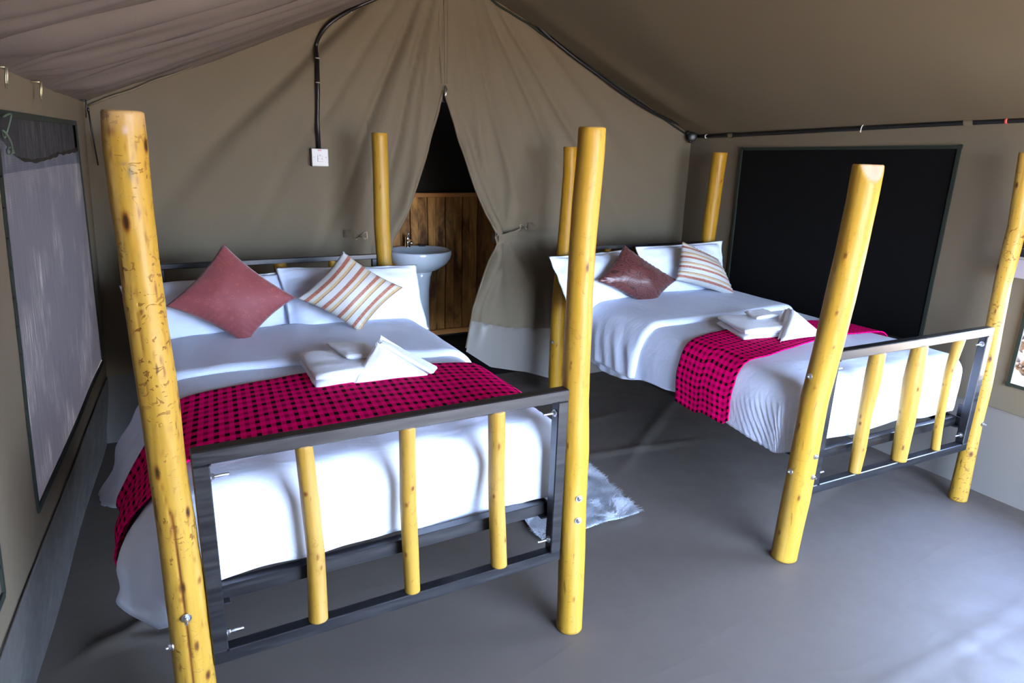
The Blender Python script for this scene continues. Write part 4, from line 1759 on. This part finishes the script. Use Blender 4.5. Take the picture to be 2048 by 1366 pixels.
def wedge_towel(pts, apex, z, seed, label, group, layers=2, back=(0.0, 0.07, 0.0)):
    """towel folded to a triangle and stood up like a little tent: thick layered triangle leaning back"""
    A, B = Vector((*pts[0], z)), Vector((*pts[1], z))
    T = Vector(apex)
    bk = Vector(back)
    g = Geo()
    nrm = (B - A).cross(T - A).normalized()
    if nrm.y > 0:
        nrm = -nrm
    for k in range(layers):
        sh = bk * (k / max(1, layers))
        th = 0.016
        sc = 1.0 - 0.06 * k

        def tri(a, b, side, k=k, sh=sh, th=th, sc=sc):
            # a along the base, b towards the apex, rounded rim
            aa = 0.5 + (a - 0.5) * sc
            base = A.lerp(B, aa)
            p = base.lerp(T, b * (0.985 if k == 0 else 0.95))
            rim = min(1.0, min(a, 1 - a) * (1.02 - b) / 0.05, b / 0.05 + 0.1)
            h = th * max(0.0, rim) ** 0.5
            h += 0.018 * math.sin(PI * a) * math.sin(PI * min(1, b + 0.1)) if side > 0 else 0
            h += 0.004 * nz(a * 6 + seed, b * 6, k)
            return p + sh + nrm * (h * side)
        for side in (1, -1):
            g.grid(lambda a, b: tri(a, b, side), 26, 22, flip=side < 0)
    # back leaf sloping down to the bed behind
    E1 = A.lerp(B, 0.1) + bk * 1.6
    E2 = B + bk * 1.0
    for side in (1, -1):
        def leaf(a, b, side=side):
            p = E1.lerp(E2, a).lerp(T + bk * 0.8, b)
            p.z = max(p.z, z + 0.004)
            rim = min(1.0, min(a, 1 - a) * (1.02 - b) / 0.05, b / 0.05 + 0.1)
            up = Vector((0, 0.5, 0.85))
            return p + up * (side * 0.013 * max(0, rim) ** 0.5 + 0.003 * nz(a * 6, b * 6, seed + 3))
        g.grid(leaf, 22, 18, flip=side < 0)
    # side gusset leaf on the right
    for side in (1, -1):
        def leaf2(a, b, side=side):
            p = (B + Vector((0.012, 0.004, 0.002))).lerp(B + bk * 0.9 + Vector((0.015, 0, 0)), a).lerp(T + bk * 0.5 * a, b * 0.93)
            rim = min(1.0, min(a, 1 - a) * (1.02 - b) / 0.05, b / 0.05 + 0.1)
            return p + Vector((1, -0.2, 0.3)).normalized() * (side * 0.012 * max(0, rim) ** 0.5)
        g.grid(leaf2, 14, 18, flip=side > 0)
    o = build('towel', g, M['towel'])
    tag(o, label, 'towel', group)
    return o


ZD1 = 0.786
folded_towel([(0.45, 2.375), (0.84, 2.40), (0.86, 2.62), (0.455, 2.72)], ZD1, 2, 0.030, 1.0, 'towel', 'large folded white towel lowest in the pile on the left bed', 'bath towels')
folded_towel([(0.60, 2.50), (0.74, 2.50), (0.735, 2.68), (0.57, 2.73)], ZD1 + 0.064, 1, 0.020, 2.0, 'towel', 'small folded white hand towel lying on the large towel, left bed', 'hand towels')
wedge_towel([(0.585, 2.385), (0.90, 2.375)], (0.712, 2.475, 0.925), ZD1 + 0.004, 3.0, 'white towel folded into a triangle standing on the left bed', 'triangle towels', 2, (0.05, 0.085, 0.0))
ZD2 = 0.778
folded_towel([(2.535, 2.29), (2.90, 2.25), (3.02, 2.50), (2.65, 2.60)], ZD2, 2, 0.032, 4.0, 'towel', 'large folded white towel lowest in the pile on the right bed', 'bath towels')
folded_towel([(2.73, 2.40), (2.90, 2.40), (2.93, 2.53), (2.80, 2.55)], ZD2 + 0.068, 1, 0.018, 5.0, 'towel', 'small folded white hand towel lying on the large towel, right bed', 'hand towels')
wedge_towel([(2.675, 2.185), (2.965, 2.18)], (2.905, 2.335, 0.905), ZD2 + 0.014, 6.0, 'white towel folded into a little tent on the right bed', 'triangle towels', 2, (0.04, 0.08, 0.0))

# ------------------------------------------------------------------ fluffy rug
rug = root('rug', (1.64, 2.48, 0.0), 'fluffy white rug on the grey floor beside the left bed', 'rug')
RC = [(1.36, 2.20), (1.905, 2.215), (1.955, 2.74), (1.37, 2.76)]


def rug_p(a, b):
    p = Vector(RC[0]).lerp(Vector(RC[1]), a).lerp(Vector(RC[3]).lerp(Vector(RC[2]), a), b)
    return p.x + 0.014 * nz(a * 4, b * 4), p.y + 0.014 * nz(a * 4 + 9, b * 4)


g = Geo()
g.grid(lambda a, b: (*rug_p(a, b), 0.012 + 0.006 * nz(a * 6, b * 6)), 20, 20)
build('backing', g, M['fur'], rug)
g = Geo()
vs, fs = [], []
rnd = random.Random(5)
for i in range(26000):
    a, b = rnd.random(), rnd.random()
    x, y = rug_p(a, b)
    an = 2 * PI * nz(a * 5, b * 5, 2) * 0.45 + rnd.gauss(0, 0.6) - 1.2
    L = rnd.uniform(0.020, 0.036)
    d = Vector((math.cos(an), math.sin(an), 0))
    s = Vector((-d.y, d.x, 0)) * rnd.uniform(0.0010, 0.0018)
    b0 = Vector((x, y, 0.010))
    m = b0 + d * L * 0.35 + Vector((0, 0, L * 0.55))
    t = b0 + d * L * 0.95 + Vector((0, 0, L * rnd.uniform(0.45, 0.8)))
    k = len(vs)
    vs += [b0 - s, b0 + s, m + s * 0.8, m - s * 0.8, t]
    fs += [(k, k + 1, k + 2, k + 3), (k + 3, k + 2, k + 4)]
g.add(vs, fs)
o = build('pile', g, M['fur'], rug)
tag(o, kind='stuff')

# ------------------------------------------------------------------ washbasin
wbz = root('washbasin', (1.885, 5.2, 0.0), 'white ceramic pedestal washbasin against the plank wall through the door slit', 'washbasin')


def basin_pt(a, r, z):
    cs, sn = math.cos(a), math.sin(a)
    y = 5.20 + 0.25 * r * sn
    y = min(y, 5.44)
    return (1.885 + 0.262 * r * abs(cs) ** 0.9 * (1 if cs > 0 else -1), y, z)


g = Geo()
prof = [(0.28, 0.665), (0.36, 0.675), (0.62, 0.70), (0.86, 0.745), (0.97, 0.79), (1.0, 0.825), (1.0, 0.845), (0.985, 0.853), (0.95, 0.855), (0.90, 0.846), (0.82, 0.80), (0.62, 0.755), (0.3, 0.735), (0.06, 0.73)]
n = 48
vs, fs = [], []
for r, z in prof:
    for k in range(n):
        a = 2 * PI * k / n
        x, y, zz = basin_pt(a, r, z)
        if z > 0.84 or r > 0.9:
            pass
        if len(vs) // n >= 9 and math.sin(a) > 0:      # tap ledge at the back
            y = lerp(y, 5.20 + (y - 5.20) * 0.88, 1.0)
        vs.append((x, y, zz))
for i in range(len(prof) - 1):
    for k in range(n):
        fs.append((i * n + k, i * n + (k + 1) % n, (i + 1) * n + (k + 1) % n, (i + 1) * n + k))
fs.append(tuple(range(n - 1, -1, -1)))
fs.append(tuple((len(prof) - 1) * n + k for k in range(n)))
g.add(vs, fs)
bowl = build('basin', g, M['ceramic'], wbz)
g = Geo()
g.lathe((1.885, 5.2, 0.73), [(0.0, 0.0), (0.02, 0.001), (0.02, 0.004), (0.0, 0.004)], 16)
build('drain', g, M['chrome'], bowl)
g = Geo()
pp = [(0.100, 0.0), (0.105, 0.02), (0.092, 0.06), (0.083, 0.2), (0.078, 0.38), (0.080, 0.52), (0.092, 0.62), (0.11, 0.69)]
g.lathe((1.89, 5.22, 0.0), pp, 28, sx=0.98, sy=1.0)
build('pedestal', g, M['ceramic'], wbz)
tap = Geo()
tap.lathe((1.838, 5.37, 0.852), [(0.026, 0.0), (0.026, 0.008), (0.020, 0.012), (0.019, 0.06), (0.022, 0.075), (0.018, 0.088), (0.0, 0.092)], 18)
tap.tube([(1.838, 5.365, 0.905), (1.840, 5.33, 0.915), (1.842, 5.285, 0.905), (1.842, 5.275, 0.892)], [0.013, 0.012, 0.011, 0.010], 12)
tp = build('tap', tap, M['chrome'], wbz)
g = Geo()
g.tube([(1.838, 5.37, 0.944), (1.836, 5.355, 0.958), (1.832, 5.32, 0.975)], [0.014, 0.010, 0.007], 10)
build('lever', g, M['chrome'], tp)
g = Geo()
g.box((1.968, 5.375, 0.862), (0.055, 0.03, 0.016), bevel=0.006, seg=2)
o = build('soap', g, M['black_plastic'])
tag(o, 'small black bar lying on the back rim of the washbasin', 'soap')

# ------------------------------------------------------------------ electrics
SWV = back_v(0.865, 1.59) - 0.004
sw = root('light_switch', (0.865, SWV, 1.541), 'white switch box with a red neon on the back canvas', 'switch')
g = Geo()
g.box((0.865, SWV - 0.018, 1.591), (0.094, 0.036, 0.100), bevel=0.003)
build('back_box', g, M['grey_plastic'], sw, smooth=False)
g = Geo()
g.box((0.865, SWV - 0.040, 1.592), (0.094, 0.010, 0.098), bevel=0.0035, seg=2)
g.box((0.865, SWV - 0.046, 1.586), (0.030, 0.004, 0.036), bevel=0.0012)
build('face_plate', g, M['plastic'], sw, smooth=False)
for nm, x, z, sx, sz, m in (('neon', 0.863, 1.632, 0.020, 0.007, 'red_plastic'), ('screw', 0.831, 1.594, 0.007, 0.004, 'grey_plastic'), ('screw', 0.899, 1.594, 0.007, 0.004, 'grey_plastic'),
                           ('socket_slot', 0.865, 1.604, 0.008, 0.010, 'shade_plastic'), ('socket_slot', 0.853, 1.585, 0.009, 0.005, 'shade_plastic'), ('socket_slot', 0.875, 1.585, 0.009, 0.005, 'shade_plastic')):
    g = Geo()
    g.box((x, SWV - 0.0455 - (0.0028 if nm == 'socket_slot' else 0), z), (sx, 0.003, sz), bevel=0.0008)
    build(nm, g, M[m], sw, smooth=False)


def smooth_path(P, n=8):
    P = [Vector(p) for p in P]
    out = []
    for i in range(len(P) - 1):
        p0, p1, p2, p3 = P[max(i - 1, 0)], P[i], P[i + 1], P[min(i + 2, len(P) - 1)]
        for k in range(n):
            t = k / n
            out.append(0.5 * ((2 * p1) + (p2 - p0) * t + (2 * p0 - 5 * p1 + 4 * p2 - p3) * t * t + (3 * p1 - p0 - 3 * p2 + p3) * t ** 3))
    out.append(P[-1])
    return out


def bk(u, z, d=0.02):
    return (u, back_v(u, z) - d, z)


c1 = root('conduit', (0.87, SWV - 0.01, 1.641), 'black conduit running down the gable to the white switch', 'conduit', 'black conduits')
g = Geo()
g.tube(smooth_path([bk(1.30, 2.505, 0.05), bk(1.141, 2.430, 0.05), bk(1.054, 2.382, 0.045), bk(0.965, 2.320, 0.035), bk(0.915, 2.265, 0.025), bk(0.890, 2.20), bk(0.884, 2.12)]), 0.0105, 10)
build('pipe', g, M['pipe'], c1)
g = Geo()
g.tube([bk(0.883, 2.13), bk(0.877, 1.962), bk(0.869, 1.80), (0.866, SWV - 0.016, 1.640)], 0.012, 10)
build('pipe', g, M['pipe'], c1)
for u, z, dr in ((0.976, 2.330, (0.8, 0, 0.6)), (1.09, 2.402, (0.85, 0, 0.5)), (0.884, 2.13, (0, 0, 1)), (0.878, 2.0, (0, 0, 1))):
    g = Geo()
    p = Vector(bk(u, z))
    g.lathe(p, [(0.0128, -0.003), (0.0132, 0.0), (0.0128, 0.003)], 14, axes_from(dr))
    build('tie', g, M['white_wire'] if z > 2.2 else M['grey_plastic'], c1)

c2 = root('conduit', bk(3.69, 1.826, 0.0), 'black flexible conduit following the gable seam down to the junction box', 'conduit', 'black conduits')
g = Geo()
PC = [(1.75, 2.66), (1.9, 2.62), (2.061, 2.560), (2.244, 2.466), (2.398, 2.370), (2.6, 2.262), (2.812, 2.160), (3.036, 2.058), (3.224, 1.982), (3.40, 1.925), (3.52, 1.898), (3.60, 1.875), (3.640, 1.845), (3.648, 1.822)]
g.tube(smooth_path([bk(u, z, 0.03) for u, z in PC]), 0.012, 10)
build('pipe', g, M['pipe'], c2)
g = Geo()
g.tube(smooth_path([bk(u, z, 0.032 - 0.002 * k) for k, (u, z) in enumerate([(3.10, 2.032), (3.20, 1.992), (3.30, 1.958)])]), 0.0145, 10)
build('coupling', g, M['pipe'], c2)

jb = root('junction_box', (3.635, 4.03, 1.76), 'round black junction box in the upper back right corner', 'junction box')
g = Geo()
axj = axes_from((-0.55, -0.83, 0))
g.lathe((3.638, 4.035, 1.803), [(0.0, -0.02), (0.034, -0.02), (0.036, 0.0), (0.034, 0.018), (0.028, 0.022), (0.0, 0.022)], 20, axj)
build('body', g, M['pipe'], jb)
for k in range(3):
    g = Geo()
    a = k * 2.1 + 0.6
    q = Vector((3.638, 4.035, 1.803)) + (axj[0] * math.cos(a) + axj[1] * math.sin(a)) * 0.034
    g.lathe(q, [(0.0, -0.010), (0.014, -0.010), (0.014, 0.012), (0.0, 0.012)], 10, axes_from(axj[0] * math.cos(a) + axj[1] * math.sin(a)))
    build('gland', g, M['pipe'], jb)

c3 = root('conduit', (3.655, 2.6, 1.83), 'black conduit along the right eave above the black window screen', 'conduit', 'black conduits')


def pr(v, z):
    return (wall_right_u(v, z) - 0.028, v, z)


E3 = [(4.0, 1.806), (3.7, 1.812), (3.2, 1.829), (2.736, 1.846), (2.3, 1.862), (1.82, 1.877), (1.3, 1.893), (0.6, 1.91)]
g = Geo()
g.tube(smooth_path([pr(v, z) for v, z in E3], 4), 0.0125, 10)
build('pipe', g, M['pipe'], c3)


def z3(v):
    return interp(v, [e[0] for e in E3[::-1]], [e[1] for e in E3[::-1]])


for v, nm, m, w, rr in ((3.915, 'tie', 'white_wire', 0.004, 0.0145), (1.885, 'tape', 'red_tape', 0.006, 0.0145)):
    g = Geo()
    g.lathe(pr(v, z3(v)), [(0.012, -w), (rr, -w), (rr, w), (0.012, w)], 14, axes_from((0, 1, 0)))
    build(nm, g, M[m], c3)
for v in (3.67, 2.06):
    g = Geo()
    p = Vector(pr(v, z3(v)))
    g.grid(lambda a, b: p + Vector((-0.016 * math.cos(a * 5 - 1.6), (b - 0.5) * 0.045 + 0.02 * (a - 0.5), 0.018 * math.sin(a * 5 - 1.6))), 14, 4)
    build('loop', g, M['canvas'], c3)
    solid(bpy.data.objects[[c for c in c3.children][-1].name], 0.002)
g = Geo()
p = Vector(pr(2.63, z3(2.63)))
g.tube(smooth_path([p + Vector(q) for q in ((0.012, 0, 0.014), (-0.006, 0.002, 0.018), (-0.017, 0.004, 0.006), (-0.016, 0.007, -0.010), (-0.006, 0.014, -0.022), (0.002, 0.024, -0.016))]), 0.0028, 8)
o = build('hook', g, M['white_wire'])
tag(o, 'small white wire hook over the right eave conduit', 'hook')

# wall box with a wire grille at the right edge of the view
wx = wall_right_u(1.5, 1.2) - 0.01
bx = root('wall_box', (wx, 1.52, 1.145), 'pale wall box with a dark wire grille behind the rightmost bed pole', 'wall box')
g = Geo()
g.box((wx - 0.025, 1.50, 1.195), (0.05, 0.42, 0.092), bevel=0.004)
panel = build('panel', g, M['lavender'], bx, smooth=False)
g = Geo()
g.tube([(wx - 0.052, 1.700 + 0.013 * math.cos(a * PI / 10), 1.184 + 0.013 * math.sin(a * PI / 10)) for a in range(20)], 0.003, 6, close=True)
build('red_ring', g, M['red_tape'], panel)
g = Geo()
g.box((wx - 0.010, 1.50, 1.345), (0.02, 0.42, 0.19))
build('back_panel', g, M['black_plastic'], bx, smooth=False)
g = Geo()
g.box((wx - 0.035, 1.50, 1.246), (0.03, 0.42, 0.008))
g.box((wx - 0.035, 1.50, 1.440), (0.03, 0.42, 0.008))
build('rim', g, M['grey_plastic'], bx, smooth=False)
g = Geo()
for k in range(6):
    v = 1.69 - 0.07 * k
    g.tube([(wx - 0.045, v, 1.246), (wx - 0.045, v, 1.440)], 0.002, 6)
for z in (1.290, 1.335, 1.38):
    g.tube([(wx - 0.045, 1.71, z), (wx - 0.045, 1.29, z)], 0.002, 6)
build('grille', g, M['white_wire'], bx)

# ------------------------------------------------------------------ rings, cord, bush
for (v, dz, rr, lab) in ((2.88, -0.006, 0.019, 'steel ring hanging from the left eave above the mesh window'), (2.41, -0.006, 0.018, 'steel ring at the left eave nearest the frame edge'), (3.93, 0.0, 0.026, 'dark wire loop hanging at the back left eave corner')):
    e = eave_left(v)
    c = Vector((wall_left_u(v, e.z - 0.03) + 0.026, v, e.z + dz - rr * 1.4))
    g = Geo()
    g.tube([c + Vector((0.004 * math.sin(a * PI / 12), rr * 0.75 * math.cos(a * PI / 12), rr * 1.5 * math.sin(a * PI / 12))) for a in range(24)], 0.0026, 6, close=True)
    g.box(c + Vector((-0.012, 0, rr * 1.5)), (0.028, 0.012, 0.006), bevel=0.002)
    o = build('metal_ring', g, M['brass'] if v < 3 else M['pipe'])
    tag(o, lab, 'ring', 'rings along the left eave')
g = Geo()
e = eave_left(4.03)
g.box((e.x + 0.02, 4.05, e.z - 0.035), (0.012, 0.010, 0.022), bevel=0.003)
g.tube([(e.x + 0.02, 4.045, e.z - 0.04), (e.x + 0.022, 4.03, e.z - 0.10), (e.x + 0.03, 4.04, e.z - 0.30)], 0.004, 6)
o = build('toggle', g, M['pipe'])
tag(o, 'dark toggle with a hanging tie at the back left corner', 'toggle')
g = Geo()
pts = []
for k in range(60):
    t = k / 59
    pts.append((wall_left_u(2.42, 1.65) + 0.020 + 0.01 * math.sin(t * 13), 2.38 + 0.05 * math.sin(t * 9.0) + 0.02 * math.sin(t * 21), 1.715 - 0.11 * t + 0.02 * math.sin(t * 15)))
g.tube(pts, 0.0028, 6)
o = build('cord', g, M['green_cord'])
tag(o, 'tangled green cord hanging at the top of the left mesh window', 'cord')

for i, (x, y, s) in enumerate(((6.45, 2.72, 0.22), (7.25, 3.12, 0.30), (8.6, 3.75, 0.5))):
    g = Geo()
    rnd = random.Random(20 + i)
    for k in range(170):
        a = rnd.uniform(0, 2 * PI)
        r_ = s * rnd.uniform(0.5, 1.1)
        p0 = Vector((x, y, -0.06))
        p1 = p0 + Vector((math.cos(a) * r_ * 0.4, math.sin(a) * r_ * 0.4, r_ * 0.5))
        p2 = p1 + Vector((math.cos(a + 0.5) * r_ * 0.35, math.sin(a + 0.5) * r_ * 0.35, r_ * rnd.uniform(0.0, 0.4)))
        g.tube([p0, p1, p2], [0.022, 0.024, 0.012], 4)
    o = build('dry_bush', g, M['dry_twig'])
    tag(o, ('low dry bush outside nearest the small right window', 'middle dry bush outside beyond the small right window', 'farthest dry bush outside beyond the small right window')[i], 'bush', 'dry bushes outside')
